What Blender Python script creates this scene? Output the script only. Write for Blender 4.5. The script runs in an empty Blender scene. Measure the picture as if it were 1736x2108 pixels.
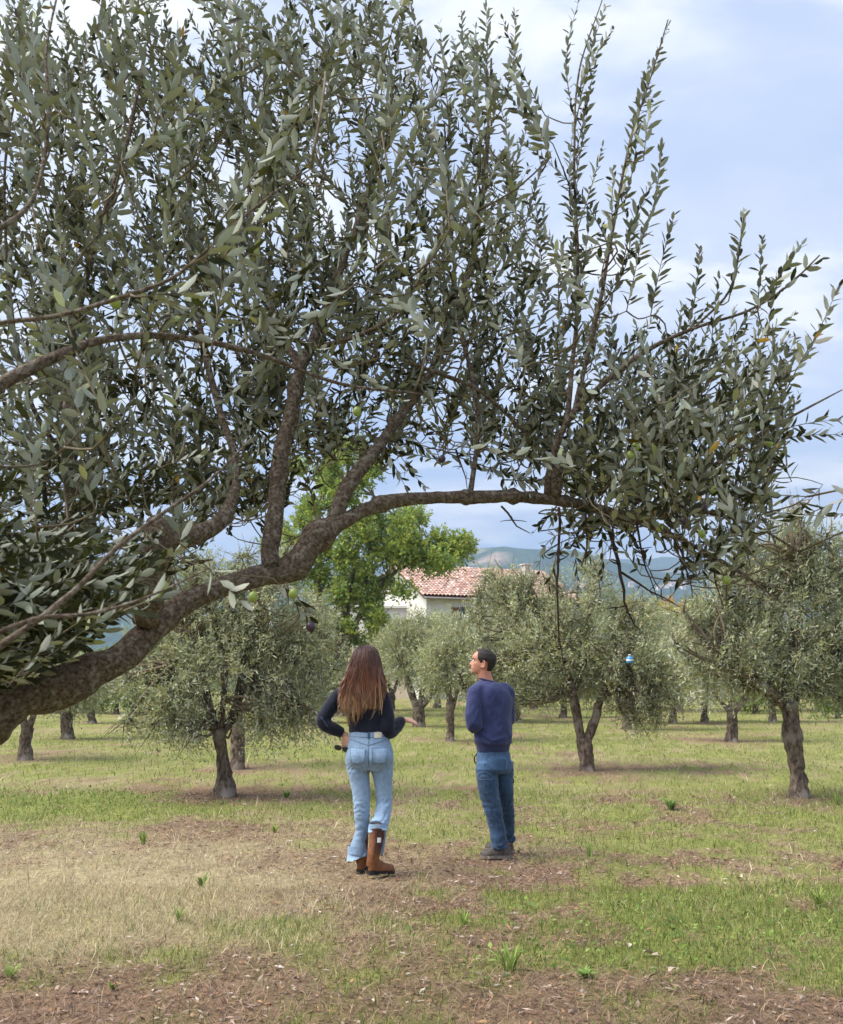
import bpy, bmesh, math, random
import numpy as np
from mathutils import Vector, Matrix, noise as mnoise
from mathutils.bvhtree import BVHTree

R = math.radians
rng = np.random.default_rng(7)
random.seed(7)
sc = bpy.context.scene
COL = sc.collection

# ------------------------------------------------------------------ camera
CAM_H = 1.55
FPX = 2000.0                       # focal length in pixels of a 1736 px wide picture
PITCH = math.atan2(331.0, FPX)
cam = bpy.data.cameras.new('camera')
cam_o = bpy.data.objects.new('camera', cam)
COL.objects.link(cam_o)
cam.sensor_fit = 'HORIZONTAL'
cam.sensor_width = 36.0
cam.lens = 36.0 * FPX / 1736.0
cam.clip_start = 0.05
cam.clip_end = 20000
cam_o.location = (0, 0, CAM_H)
cam_o.rotation_euler = (math.pi / 2 + PITCH, 0, 0)
cam.dof.use_dof = True
cam.dof.focus_distance = 4.5
cam.dof.aperture_fstop = 14.0
sc.camera = cam_o

# ------------------------------------------------------------------ sky
SUN_EL, SUN_AZ = 52.0, -100.0       # azimuth measured from +Y (away from camera) towards +X
world = bpy.data.worlds.new('World')
sc.world = world
world.use_nodes = True
nt = world.node_tree
for n in list(nt.nodes):
    nt.nodes.remove(n)


def N(tree, typ, **kw):
    n = tree.nodes.new(typ)
    for k, v in kw.items():
        setattr(n, k, v)
    return n


out = N(nt, 'ShaderNodeOutputWorld')
bg = N(nt, 'ShaderNodeBackground')
bg.inputs['Strength'].default_value = 0.1
sky = N(nt, 'ShaderNodeTexSky')
sky.sky_type = 'NISHITA'
sky.sun_disc = False
sky.sun_elevation = R(SUN_EL)
sky.sun_rotation = R(SUN_AZ)
sky.air_density = 1.0
sky.dust_density = 1.5
tc = N(nt, 'ShaderNodeTexCoord')
sep = N(nt, 'ShaderNodeSeparateXYZ')
nt.links.new(tc.outputs['Generated'], sep.inputs[0])
zz = N(nt, 'ShaderNodeMath', operation='MAXIMUM')
nt.links.new(sep.outputs['Z'], zz.inputs[0])
zz.inputs[1].default_value = 0.0
za = N(nt, 'ShaderNodeMath', operation='ADD')
nt.links.new(zz.outputs[0], za.inputs[0])
za.inputs[1].default_value = 0.22
dx = N(nt, 'ShaderNodeMath', operation='DIVIDE')
nt.links.new(sep.outputs['X'], dx.inputs[0]); nt.links.new(za.outputs[0], dx.inputs[1])
dy = N(nt, 'ShaderNodeMath', operation='DIVIDE')
nt.links.new(sep.outputs['Y'], dy.inputs[0]); nt.links.new(za.outputs[0], dy.inputs[1])
cmb = N(nt, 'ShaderNodeCombineXYZ')
nt.links.new(dx.outputs[0], cmb.inputs[0]); nt.links.new(dy.outputs[0], cmb.inputs[1])
cmb.inputs[2].default_value = 3.7
mp = N(nt, 'ShaderNodeMapping')
mp.inputs['Scale'].default_value = (0.9, 1.5, 1)
mp.inputs['Rotation'].default_value = (0, 0, R(-16))
mp.inputs['Location'].default_value = (1.15, 0.2, 0)
nt.links.new(cmb.outputs[0], mp.inputs[0])
n1 = N(nt, 'ShaderNodeTexNoise')
n1.inputs['Scale'].default_value = 2.0
n1.inputs['Detail'].default_value = 7
n1.inputs['Roughness'].default_value = 0.5
n1.inputs['Distortion'].default_value = 0.35
nt.links.new(mp.outputs[0], n1.inputs['Vector'])
n2 = N(nt, 'ShaderNodeTexNoise')
n2.inputs['Scale'].default_value = 0.8
n2.inputs['Detail'].default_value = 5
n2.inputs['Roughness'].default_value = 0.5
mp2 = N(nt, 'ShaderNodeMapping')
mp2.inputs['Location'].default_value = (4.1, 7.3, 2.0)
nt.links.new(mp.outputs[0], mp2.inputs[0])
nt.links.new(mp2.outputs[0], n2.inputs['Vector'])
r1 = N(nt, 'ShaderNodeMapRange', interpolation_type='SMOOTHSTEP')
r1.inputs['From Min'].default_value = 0.40
r1.inputs['From Max'].default_value = 0.57
nt.links.new(n1.outputs['Fac'], r1.inputs['Value'])
r2 = N(nt, 'ShaderNodeMapRange', interpolation_type='SMOOTHSTEP')
r2.inputs['From Min'].default_value = 0.35
r2.inputs['From Max'].default_value = 0.65
r2.inputs['To Min'].default_value = 0.0
r2.inputs['To Max'].default_value = 1.0
nt.links.new(n2.outputs['Fac'], r2.inputs['Value'])
# veil: thin bluish-grey cloud everywhere, then bright cumulus on it
veil = N(nt, 'ShaderNodeMixRGB')
veil.inputs['Fac'].default_value = 0.8
nt.links.new(sky.outputs[0], veil.inputs[1])
veilc = N(nt, 'ShaderNodeMixRGB')
nt.links.new(r2.outputs[0], veilc.inputs['Fac'])
veilc.inputs[1].default_value = (2.9, 3.55, 5.1, 1)
veilc.inputs[2].default_value = (4.6, 5.05, 6.1, 1)
nt.links.new(veilc.outputs[0], veil.inputs[2])
cl = N(nt, 'ShaderNodeMixRGB')
lowf = N(nt, 'ShaderNodeMapRange', interpolation_type='SMOOTHSTEP')
lowf.inputs['From Min'].default_value = 0.02
lowf.inputs['From Max'].default_value = 0.16
lowf.inputs['To Min'].default_value = 0.25
nt.links.new(sep.outputs['Z'], lowf.inputs['Value'])
lowm = N(nt, 'ShaderNodeMath', operation='MULTIPLY')
nt.links.new(r1.outputs[0], lowm.inputs[0]); nt.links.new(lowf.outputs[0], lowm.inputs[1])
nt.links.new(lowm.outputs[0], cl.inputs['Fac'])
nt.links.new(veil.outputs[0], cl.inputs[1])
n3 = N(nt, 'ShaderNodeTexNoise')
n3.inputs['Scale'].default_value = 3.4
n3.inputs['Detail'].default_value = 6
n3.inputs['Roughness'].default_value = 0.55
nt.links.new(mp2.outputs[0], n3.inputs['Vector'])
r3 = N(nt, 'ShaderNodeMapRange', interpolation_type='SMOOTHSTEP')
r3.inputs['From Min'].default_value = 0.42
r3.inputs['From Max'].default_value = 0.60
nt.links.new(n3.outputs['Fac'], r3.inputs['Value'])
grey = N(nt, 'ShaderNodeMixRGB')
nt.links.new(r3.outputs[0], grey.inputs['Fac'])
grey.inputs[1].default_value = (4.1, 4.5, 5.5, 1)
grey.inputs[2].default_value = (6.2, 6.25, 6.4, 1)
nt.links.new(grey.outputs[0], cl.inputs[2])
nt.links.new(cl.outputs[0], bg.inputs['Color'])
nt.links.new(bg.outputs[0], out.inputs['Surface'])

sl = bpy.data.lights.new('sun', 'SUN')
sl.energy = 4.0
sl.angle = R(48)
sl.color = (1.0, 0.95, 0.87)
so = bpy.data.objects.new('sun', sl)
COL.objects.link(so)
az = R(SUN_AZ)
sd = Vector((math.sin(az) * math.cos(R(SUN_EL)), math.cos(az) * math.cos(R(SUN_EL)), math.sin(R(SUN_EL))))
so.rotation_euler = sd.to_track_quat('Z', 'Y').to_euler()
so.location = sd * 50

vs = sc.view_settings
vs.view_transform = 'Standard'
vs.look = 'None'
vs.gamma = 1.0
vs.use_curve_mapping = False
vs.exposure = 0.93
sc.cycles.max_bounces = 4
sc.cycles.diffuse_bounces = 2
sc.cycles.use_adaptive_sampling = True
sc.cycles.adaptive_threshold = 0.02
sc.cycles.transparent_max_bounces = 8
sc.cycles.volume_bounces = 0

# ------------------------------------------------------------------ measuring helpers
SP, CP = math.sin(PITCH), math.cos(PITCH)


def P(x, y, Y):
    """world point at depth Y seen at (x, y) of the 1736 x 2108 picture"""
    u = (x - 868.0) / FPX
    v = (1054.0 - y) / FPX
    d = np.array([u, CP - v * SP, SP + v * CP])
    k = Y / d[1]
    return np.array([d[0] * k, Y, CAM_H + d[2] * k])


def G(x, y):
    u = (x - 868.0) / FPX
    v = (1054.0 - y) / FPX
    d = np.array([u, CP - v * SP, SP + v * CP])
    k = -CAM_H / d[2]
    return np.array([d[0] * k, d[1] * k, 0.0])


def project(p):
    """inverse of P for an (n,3) array"""
    q = p - np.array([0, 0, CAM_H])
    depth = q[:, 1] * CP + q[:, 2] * SP
    up = -q[:, 1] * SP + q[:, 2] * CP
    depth = np.where(depth < 1e-3, 1e-3, depth)
    return 868 + FPX * q[:, 0] / depth, 1054 - FPX * up / depth, depth


def nrm(a):
    return a / np.maximum(np.linalg.norm(a, axis=-1, keepdims=True), 1e-9)


def _h(ix, iy, iz, seed):
    n = (ix * 374761393 + iy * 668265263 + iz * 2147483647 + seed * 974634777).astype(np.int64)
    n = (n ^ (n >> 13)) * 1274126177
    n = n & 0x7fffffff
    n = (n ^ (n >> 16)) & 0xffffff
    return n / float(0xffffff)


def vnoise(p, seed=0):
    """value noise, p (n,3) -> 0..1"""
    i = np.floor(p).astype(np.int64)
    f = p - i
    f = f * f * (3 - 2 * f)
    r = 0
    for a in (0, 1):
        for b in (0, 1):
            for c in (0, 1):
                w = (f[:, 0] if a else 1 - f[:, 0]) * (f[:, 1] if b else 1 - f[:, 1]) * (f[:, 2] if c else 1 - f[:, 2])
                r = r + w * _h(i[:, 0] + a, i[:, 1] + b, i[:, 2] + c, seed)
    return r


def fbm(p, seed=0, oct=4):
    r, a, t = 0, 0.5, 0
    for k in range(oct):
        r = r + a * vnoise(p * (2 ** k), seed + k)
        t += a
        a *= 0.5
    return r / t


# ------------------------------------------------------------------ object helpers
def link(o, parent=None):
    COL.objects.link(o)
    if parent is not None:
        o.parent = parent
    return o


def tag(o, label=None, cat=None, group=None, kind=None):
    if label: o['label'] = label
    if cat: o['category'] = cat
    if group: o['group'] = group
    if kind: o['kind'] = kind
    return o


def empty(name, loc=(0, 0, 0), rz=0.0):
    o = bpy.data.objects.new(name, None)
    o.empty_display_size = 0.1
    o.location = loc
    o.rotation_euler = (0, 0, rz)
    return link(o)


def npmesh(name, V, F, col=None, smooth=True, mat=None):
    """F: (m,k) array of polygons that all have k corners"""
    V = np.asarray(V, dtype=np.float32)
    F = np.asarray(F, dtype=np.int32)
    me = bpy.data.meshes.new(name)
    m, k = F.shape
    me.vertices.add(len(V))
    me.vertices.foreach_set('co', V.ravel())
    me.loops.add(m * k)
    me.loops.foreach_set('vertex_index', F.ravel())
    me.polygons.add(m)
    me.polygons.foreach_set('loop_start', np.arange(0, m * k, k, dtype=np.int32))
    me.polygons.foreach_set('loop_total', np.full(m, k, dtype=np.int32))
    me.polygons.foreach_set('use_smooth', np.full(m, smooth, dtype=bool))
    if col is not None:
        at = me.color_attributes.new('Col', 'FLOAT_COLOR', 'POINT')
        c = np.ones((len(V), 4), dtype=np.float32)
        c[:, :3] = col
        at.data.foreach_set('color', c.ravel())
    me.update(calc_edges=True)
    me.validate()
    if mat is not None:
        me.materials.append(mat)
    return me


def npobj(name, V, F, col=None, smooth=True, mat=None, parent=None, origin=None):
    if origin is not None:
        V = np.asarray(V) - np.asarray(origin)
    o = bpy.data.objects.new(name, npmesh(name, V, F, col, smooth, mat))
    return link(o, parent)


def smooth_path(pts, rad, step):
    """Catmull-Rom through pts, resampled about every step metres"""
    pts = np.asarray(pts, float); rad = np.asarray(rad, float)
    q = np.vstack([2 * pts[0] - pts[1], pts, 2 * pts[-1] - pts[-2]])
    op, orr = [], []
    for i in range(len(pts) - 1):
        L = np.linalg.norm(pts[i + 1] - pts[i])
        n = max(2, int(L / step))
        t = np.linspace(0, 1, n, endpoint=False)[:, None]
        a, b, c, d = q[i], q[i + 1], q[i + 2], q[i + 3]
        op.append(0.5 * (2 * b + (c - a) * t + (2 * a - 5 * b + 4 * c - d) * t ** 2 + (3 * b - a - 3 * c + d) * t ** 3))
        orr.append(rad[i] + (rad[i + 1] - rad[i]) * t[:, 0])
    op.append(pts[-1:]); orr.append(rad[-1:])
    return np.vstack(op), np.concatenate(orr)


class Tubes:
    def __init__(s):
        s.V, s.F, s.C, s.n = [], [], [], 0

    def add(s, pts, rad, sides=6, rough=0.0, rfreq=14.0, col=None, flat=None, gnarl=0.0):
        pts = np.asarray(pts, float); rad = np.asarray(rad, float)
        n = len(pts)
        T = nrm(np.gradient(pts, axis=0))
        up = np.array([0, 0, 1.0]) if abs(T[0][2]) < 0.8 else np.array([1.0, 0, 0])
        A = np.zeros((n, 3)); a = nrm(np.cross(T[0], up))
        for i in range(n):
            a = a - T[i] * np.dot(a, T[i])
            a = a / max(np.linalg.norm(a), 1e-9)
            A[i] = a
        B = np.cross(T, A)
        th = np.linspace(0, 2 * math.pi, sides, endpoint=False)
        dirs = A[:, None, :] * np.cos(th)[None, :, None] + B[:, None, :] * np.sin(th)[None, :, None]
        rr = np.repeat(rad[:, None], sides, 1)
        if rough > 0:
            base = pts[:, None, :] + dirs * rr[:, :, None]
            nz = fbm(base.reshape(-1, 3) * rfreq + 31.7, 5, 4).reshape(n, sides)
            nz2 = fbm(base.reshape(-1, 3) * rfreq * 0.3 + 3.7, 9, 2).reshape(n, sides)
            rr = rr * (1 + rough * (nz - 0.5) * 2 + gnarl * (nz2 - 0.5) * 2)
        V = pts[:, None, :] + dirs * rr[:, :, None]
        V = V.reshape(-1, 3)
        i = np.arange(n - 1)[:, None]; j = np.arange(sides)[None, :]
        F = np.stack([i * sides + j, i * sides + (j + 1) % sides, (i + 1) * sides + (j + 1) % sides, (i + 1) * sides + j], -1).reshape(-1, 4)
        caps = []
        V = np.vstack([V, pts[:1], pts[-1:]])
        c0, c1 = n * sides, n * sides + 1
        for k in range(sides):
            caps.append((c0, (k + 1) % sides, k, k))
            b = (n - 1) * sides
            caps.append((c1, b + k, b + (k + 1) % sides, b + (k + 1) % sides))
        s.V.append(V); s.F.append(np.asarray(F) + s.n)
        cp = np.array(caps)
        # caps as degenerate-free quads: use midpoint duplicates -> make them tris through repeated corner removed later
        s.F.append(cp + s.n)
        if col is not None:
            col = np.asarray(col, float)
            if col.ndim == 2:
                c = np.repeat(col, sides, 0)
                c = np.vstack([c, col[:1], col[-1:]])
            else:
                c = np.repeat(col[None], len(V), 0)
            s.C.append(c)
        s.n += len(V)

    def build(s, name, mat, parent=None, origin=None, smooth=True):
        V = np.vstack(s.V)
        F = np.vstack(s.F)
        if origin is not None:
            V = V - np.asarray(origin)
        tri = F[:, 2] == F[:, 3]
        quads, tris = F[~tri], F[tri][:, :3]
        me = bpy.data.meshes.new(name)
        nl = quads.size + tris.size
        me.vertices.add(len(V)); me.vertices.foreach_set('co', V.astype(np.float32).ravel())
        me.loops.add(nl)
        me.loops.foreach_set('vertex_index', np.concatenate([quads.ravel(), tris.ravel()]).astype(np.int32))
        me.polygons.add(len(quads) + len(tris))
        ls = np.concatenate([np.arange(len(quads)) * 4, quads.size + np.arange(len(tris)) * 3]).astype(np.int32)
        lt = np.concatenate([np.full(len(quads), 4), np.full(len(tris), 3)]).astype(np.int32)
        me.polygons.foreach_set('loop_start', ls); me.polygons.foreach_set('loop_total', lt)
        me.polygons.foreach_set('use_smooth', np.full(len(ls), smooth, dtype=bool))
        if s.C:
            at = me.color_attributes.new('Col', 'FLOAT_COLOR', 'POINT')
            c = np.ones((len(V), 4), dtype=np.float32); c[:, :3] = np.vstack(s.C)
            at.data.foreach_set('color', c.ravel())
        me.update(calc_edges=True)
        if mat: me.materials.append(mat)
        o = bpy.data.objects.new(name, me)
        return link(o, parent)


# ------------------------------------------------------------------ materials
def mat_new(name):
    m = bpy.data.materials.new(name)
    m.use_nodes = True
    t = m.node_tree
    for n in list(t.nodes):
        t.nodes.remove(n)
    o = t.nodes.new('ShaderNodeOutputMaterial')
    return m, t, o


def principled(t, col=(0.5, 0.5, 0.5), rough=0.6, spec=0.4):
    b = t.nodes.new('ShaderNodeBsdfPrincipled')
    b.inputs['Base Color'].default_value = (*col, 1)
    b.inputs['Roughness'].default_value = rough
    b.inputs['Specular IOR Level'].default_value = spec
    return b


def noise_mat(name, c1, c2, scale=8.0, rough=0.7, spec=0.3, bump=0.0, bscale=None, detail=5, stretch=(1, 1, 1), c3=None, scale3=2.0, coords='Object', bdist=0.02, lo=0.35, hi=0.65):
    m, t, o = mat_new(name)
    b = principled(t, c1, rough, spec)
    tcn = t.nodes.new('ShaderNodeTexCoord')
    mpn = t.nodes.new('ShaderNodeMapping')
    mpn.inputs['Scale'].default_value = stretch
    t.links.new(tcn.outputs[coords], mpn.inputs[0])
    nz = t.nodes.new('ShaderNodeTexNoise')
    nz.inputs['Scale'].default_value = scale
    nz.inputs['Detail'].default_value = detail
    nz.inputs['Roughness'].default_value = 0.6
    t.links.new(mpn.outputs[0], nz.inputs['Vector'])
    rp = t.nodes.new('ShaderNodeMapRange')
    rp.inputs['From Min'].default_value = lo
    rp.inputs['From Max'].default_value = hi
    t.links.new(nz.outputs['Fac'], rp.inputs['Value'])
    mx = t.nodes.new('ShaderNodeMixRGB')
    mx.inputs[1].default_value = (*c1, 1)
    mx.inputs[2].default_value = (*c2, 1)
    t.links.new(rp.outputs[0], mx.inputs['Fac'])
    colout = mx.outputs[0]
    if c3 is not None:
        nz3 = t.nodes.new('ShaderNodeTexNoise')
        nz3.inputs['Scale'].default_value = scale3
        nz3.inputs['Detail'].default_value = 6
        t.links.new(tcn.outputs[coords], nz3.inputs['Vector'])
        rp3 = t.nodes.new('ShaderNodeMapRange')
        rp3.inputs['From Min'].default_value = 0.52
        rp3.inputs['From Max'].default_value = 0.66
        t.links.new(nz3.outputs['Fac'], rp3.inputs['Value'])
        mx3 = t.nodes.new('ShaderNodeMixRGB')
        t.links.new(rp3.outputs[0], mx3.inputs['Fac'])
        t.links.new(colout, mx3.inputs[1])
        mx3.inputs[2].default_value = (*c3, 1)
        colout = mx3.outputs[0]
    t.links.new(colout, b.inputs['Base Color'])
    if bump > 0:
        nb = t.nodes.new('ShaderNodeTexNoise')
        nb.inputs['Scale'].default_value = bscale or scale * 3
        nb.inputs['Detail'].default_value = 6
        t.links.new(mpn.outputs[0], nb.inputs['Vector'])
        bp = t.nodes.new('ShaderNodeBump')
        bp.inputs['Strength'].default_value = bump
        bp.inputs['Distance'].default_value = bdist
        t.links.new(nb.outputs['Fac'], bp.inputs['Height'])
        t.links.new(bp.outputs[0], b.inputs['Normal'])
    t.links.new(b.outputs[0], o.inputs['Surface'])
    return m


def col_mat(name, rough=0.8, spec=0.2, trans=0.0, noise=0.0, nscale=40.0, bump=0.0, bdist=0.01, tint=(1, 1, 1)):
    """colour from the mesh attribute Col"""
    m, t, o = mat_new(name)
    b = principled(t, (0.5, 0.5, 0.5), rough, spec)
    a = t.nodes.new('ShaderNodeVertexColor'); a.layer_name = 'Col'
    src = a.outputs['Color']
    if noise > 0 or bump > 0:
        tcn = t.nodes.new('ShaderNodeTexCoord')
        nz = t.nodes.new('ShaderNodeTexNoise')
        nz.inputs['Scale'].default_value = nscale; nz.inputs['Detail'].default_value = 6
        nz.inputs['Roughness'].default_value = 0.7
        t.links.new(tcn.outputs['Object'], nz.inputs['Vector'])
    if noise > 0:
        mr = t.nodes.new('ShaderNodeMapRange')
        mr.inputs['From Min'].default_value = 0.3; mr.inputs['From Max'].default_value = 0.7
        mr.inputs['To Min'].default_value = 1 - noise; mr.inputs['To Max'].default_value = 1 + noise
        t.links.new(nz.outputs['Fac'], mr.inputs['Value'])
        vm = t.nodes.new('ShaderNodeVectorMath'); vm.operation = 'SCALE'
        t.links.new(src, vm.inputs[0]); t.links.new(mr.outputs[0], vm.inputs['Scale'])
        src = vm.outputs[0]
    t.links.new(src, b.inputs['Base Color'])
    if bump > 0:
        bp = t.nodes.new('ShaderNodeBump'); bp.inputs['Strength'].default_value = bump; bp.inputs['Distance'].default_value = bdist
        t.links.new(nz.outputs['Fac'], bp.inputs['Height']); t.links.new(bp.outputs[0], b.inputs['Normal'])
    last = b.outputs[0]
    if trans > 0:
        tr = t.nodes.new('ShaderNodeBsdfTranslucent')
        t.links.new(src, tr.inputs['Color'])
        ms = t.nodes.new('ShaderNodeMixShader'); ms.inputs[0].default_value = trans
        t.links.new(last, ms.inputs[1]); t.links.new(tr.outputs[0], ms.inputs[2])
        last = ms.outputs[0]
    t.links.new(last, o.inputs['Surface'])
    return m


def leaf_mat(name, front, back, rough=0.42, spec=0.45, trans=0.12):
    """two-sided leaf: green upper face, silvery lower face; Col multiplies both"""
    m, t, o = mat_new(name)
    b = principled(t, front, rough, spec)
    g = t.nodes.new('ShaderNodeNewGeometry')
    mx = t.nodes.new('ShaderNodeMixRGB')
    mx.inputs[1].default_value = (*front, 1); mx.inputs[2].default_value = (*back, 1)
    t.links.new(g.outputs['Backfacing'], mx.inputs['Fac'])
    a = t.nodes.new('ShaderNodeVertexColor'); a.layer_name = 'Col'
    mu = t.nodes.new('ShaderNodeMixRGB'); mu.blend_type = 'MULTIPLY'; mu.inputs['Fac'].default_value = 1
    t.links.new(mx.outputs[0], mu.inputs[1]); t.links.new(a.outputs['Color'], mu.inputs[2])
    t.links.new(mu.outputs[0], b.inputs['Base Color'])
    mr = t.nodes.new('ShaderNodeMapRange')
    mr.inputs['To Min'].default_value = rough; mr.inputs['To Max'].default_value = 0.75
    t.links.new(g.outputs['Backfacing'], mr.inputs['Value'])
    t.links.new(mr.outputs[0], b.inputs['Roughness'])
    tr = t.nodes.new('ShaderNodeBsdfTranslucent')
    tm = t.nodes.new('ShaderNodeMixRGB'); tm.blend_type = 'MULTIPLY'; tm.inputs['Fac'].default_value = 1
    tm.inputs[1].default_value = (0.30, 0.34, 0.07, 1)
    t.links.new(a.outputs['Color'], tm.inputs[2])
    t.links.new(tm.outputs[0], tr.inputs['Color'])
    ms = t.nodes.new('ShaderNodeMixShader'); ms.inputs[0].default_value = trans
    t.links.new(b.outputs[0], ms.inputs[1]); t.links.new(tr.outputs[0], ms.inputs[2])
    t.links.new(ms.outputs[0], o.inputs['Surface'])
    return m


def plain(name, col, rough=0.6, spec=0.4):
    m, t, o = mat_new(name)
    b = principled(t, col, rough, spec)
    t.links.new(b.outputs[0], o.inputs['Surface'])
    return m


M = {}
M['bark'] = noise_mat('olive bark', (0.066, 0.047, 0.034), (0.18, 0.138, 0.103), 130, 0.95, 0.08, 1.0, 160, 10, (1, 1, 1), (0.235, 0.205, 0.165), 70.0, bdist=0.008, lo=0.38, hi=0.62)
M['bark_far'] = noise_mat('old olive bark', (0.045, 0.031, 0.024), (0.22, 0.17, 0.13), 20, 0.95, 0.1, 1.0, 16, 6, (1, 1, 0.5), (0.30, 0.26, 0.22), 3.0, bdist=0.05)
M['twig'] = noise_mat('twig', (0.10, 0.075, 0.045), (0.20, 0.165, 0.11), 30, 0.8, 0.2)
M['dead_twig'] = noise_mat('dead twig', (0.045, 0.03, 0.024), (0.09, 0.06, 0.045), 30, 0.9, 0.1)
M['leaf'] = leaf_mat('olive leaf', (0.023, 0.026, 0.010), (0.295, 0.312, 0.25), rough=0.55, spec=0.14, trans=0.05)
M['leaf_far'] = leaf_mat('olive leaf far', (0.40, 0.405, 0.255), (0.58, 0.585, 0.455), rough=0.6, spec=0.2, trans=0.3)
M['leaf_yellow'] = leaf_mat('broad leaf yellowing', (0.42, 0.45, 0.10), (0.50, 0.52, 0.18), rough=0.6, spec=0.2, trans=0.45)
M['leaf_bush'] = leaf_mat('bush leaf', (0.11, 0.17, 0.035), (0.17, 0.22, 0.07), rough=0.6, spec=0.25, trans=0.3)
M['grass'] = col_mat('grass blade', 0.75, 0.2, 0.3)
M['litter'] = col_mat('dry litter', 0.9, 0.1, 0.0)
M['ground'] = col_mat('orchard soil', 0.95, 0.1, 0, 0.45, 22.0, 0.8, 0.03)


def leaves_fg(pos, d, nvec, L, W, col):
    """full leaves with a midrib fold, 8 triangles each"""
    n = len(pos)
    side = nrm(np.cross(d, nvec)); nv = nrm(np.cross(side, d))
    t = np.array([0.0, 0.32, 0.32, 0.32, 0.70, 0.70, 0.70, 1.0])
    s = np.array([0.0, -0.93, 0, 0.93, -0.86, 0, 0.86, 0.0])
    f = np.abs(s) * 0.28
    curl = rng.uniform(-0.08, 0.22, n)
    sway = rng.normal(size=n) * 0.07
    V = (pos[:, None, :] + d[:, None, :] * (t[None, :, None] * L[:, None, None])
         + side[:, None, :] * (s[None, :, None] * W[:, None, None] * 0.5 + (sway[:, None] * L[:, None])[:, :, None] * (t ** 2)[None, :, None])
         + nv[:, None, :] * (f[None, :, None] * W[:, None, None] * 0.5 - (curl[:, None] * L[:, None])[:, :, None] * (t ** 2)[None, :, None]))
    T = np.array([(0, 2, 1), (0, 3, 2), (1, 2, 5), (1, 5, 4), (2, 3, 6), (2, 6, 5), (4, 5, 7), (5, 6, 7)])
    F = (np.arange(n)[:, None, None] * 8 + T[None]).reshape(-1, 3)
    return V.reshape(-1, 3), F, np.repeat(col, 8, 0)


def leaves_bg(pos, d, nvec, L, W, col):
    n = len(pos)
    side = nrm(np.cross(d, nvec)); nv = nrm(np.cross(side, d))
    t = np.array([0, 0.5, 1.0, 0.5]); s = np.array([0, -0.5, 0, 0.5])
    V = pos[:, None, :] + d[:, None, :] * (t[None, :, None] * L[:, None, None]) + side[:, None, :] * (s[None, :, None] * W[:, None, None]) + nv[:, None, :] * (np.abs(s)[None, :, None] * W[:, None, None] * 0.3)
    F = np.arange(n * 4).reshape(n, 4)[:, ::-1]
    return V.reshape(-1, 3), F, np.repeat(col, 4, 0)


def ell_shell(n, c, r, inner=0.5, power=0.6):
    d = nrm(rng.normal(size=(n, 3)))
    k = inner + (1 - inner) * rng.random(n) ** power
    return c + d * k[:, None] * r, d

# ------------------------------------------------------------------ ground
C_STRAW = np.array([0.52, 0.43, 0.25]); C_BROWN = np.array([0.25, 0.165, 0.105])
C_GREEN = np.array([0.25, 0.27, 0.075]); C_SOIL = np.array([0.18, 0.12, 0.08])


def relief(x, y):
    p = np.stack([x, y, np.zeros_like(x)], -1)
    near = 0.05 * (fbm(p * 0.55, 3, 3) - 0.5) + 0.03 * (fbm(p * 2.2, 4, 2) - 0.5)
    k = np.clip((y - 3.0) / 4.0, 0.2, 1) * np.clip((60 - y) / 20, 0, 1)
    far = np.clip((y - 75.0) / 500.0, 0, 1)
    return near * k - 55.0 * far * far * (3 - 2 * far)


def blob(x, y, px, py, rx, ry, soft=0.5):
    """soft elliptical patch round the ground point seen at (px,py)"""
    c = G(px, py)
    d = np.sqrt(((x - c[0]) / rx) ** 2 + ((y - c[1]) / ry) ** 2)
    return np.clip((1 + soft - d) / (2 * soft), 0, 1)


TRUNKS = [(460, 1640), (487, 1580), (50, 1565), (138, 1520), (188, 1488), (806, 1462), (863, 1496), (928, 1525), (1208, 1585), (1160, 1478), (1290, 1503), (1507, 1525), (1643, 1642)]


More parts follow.
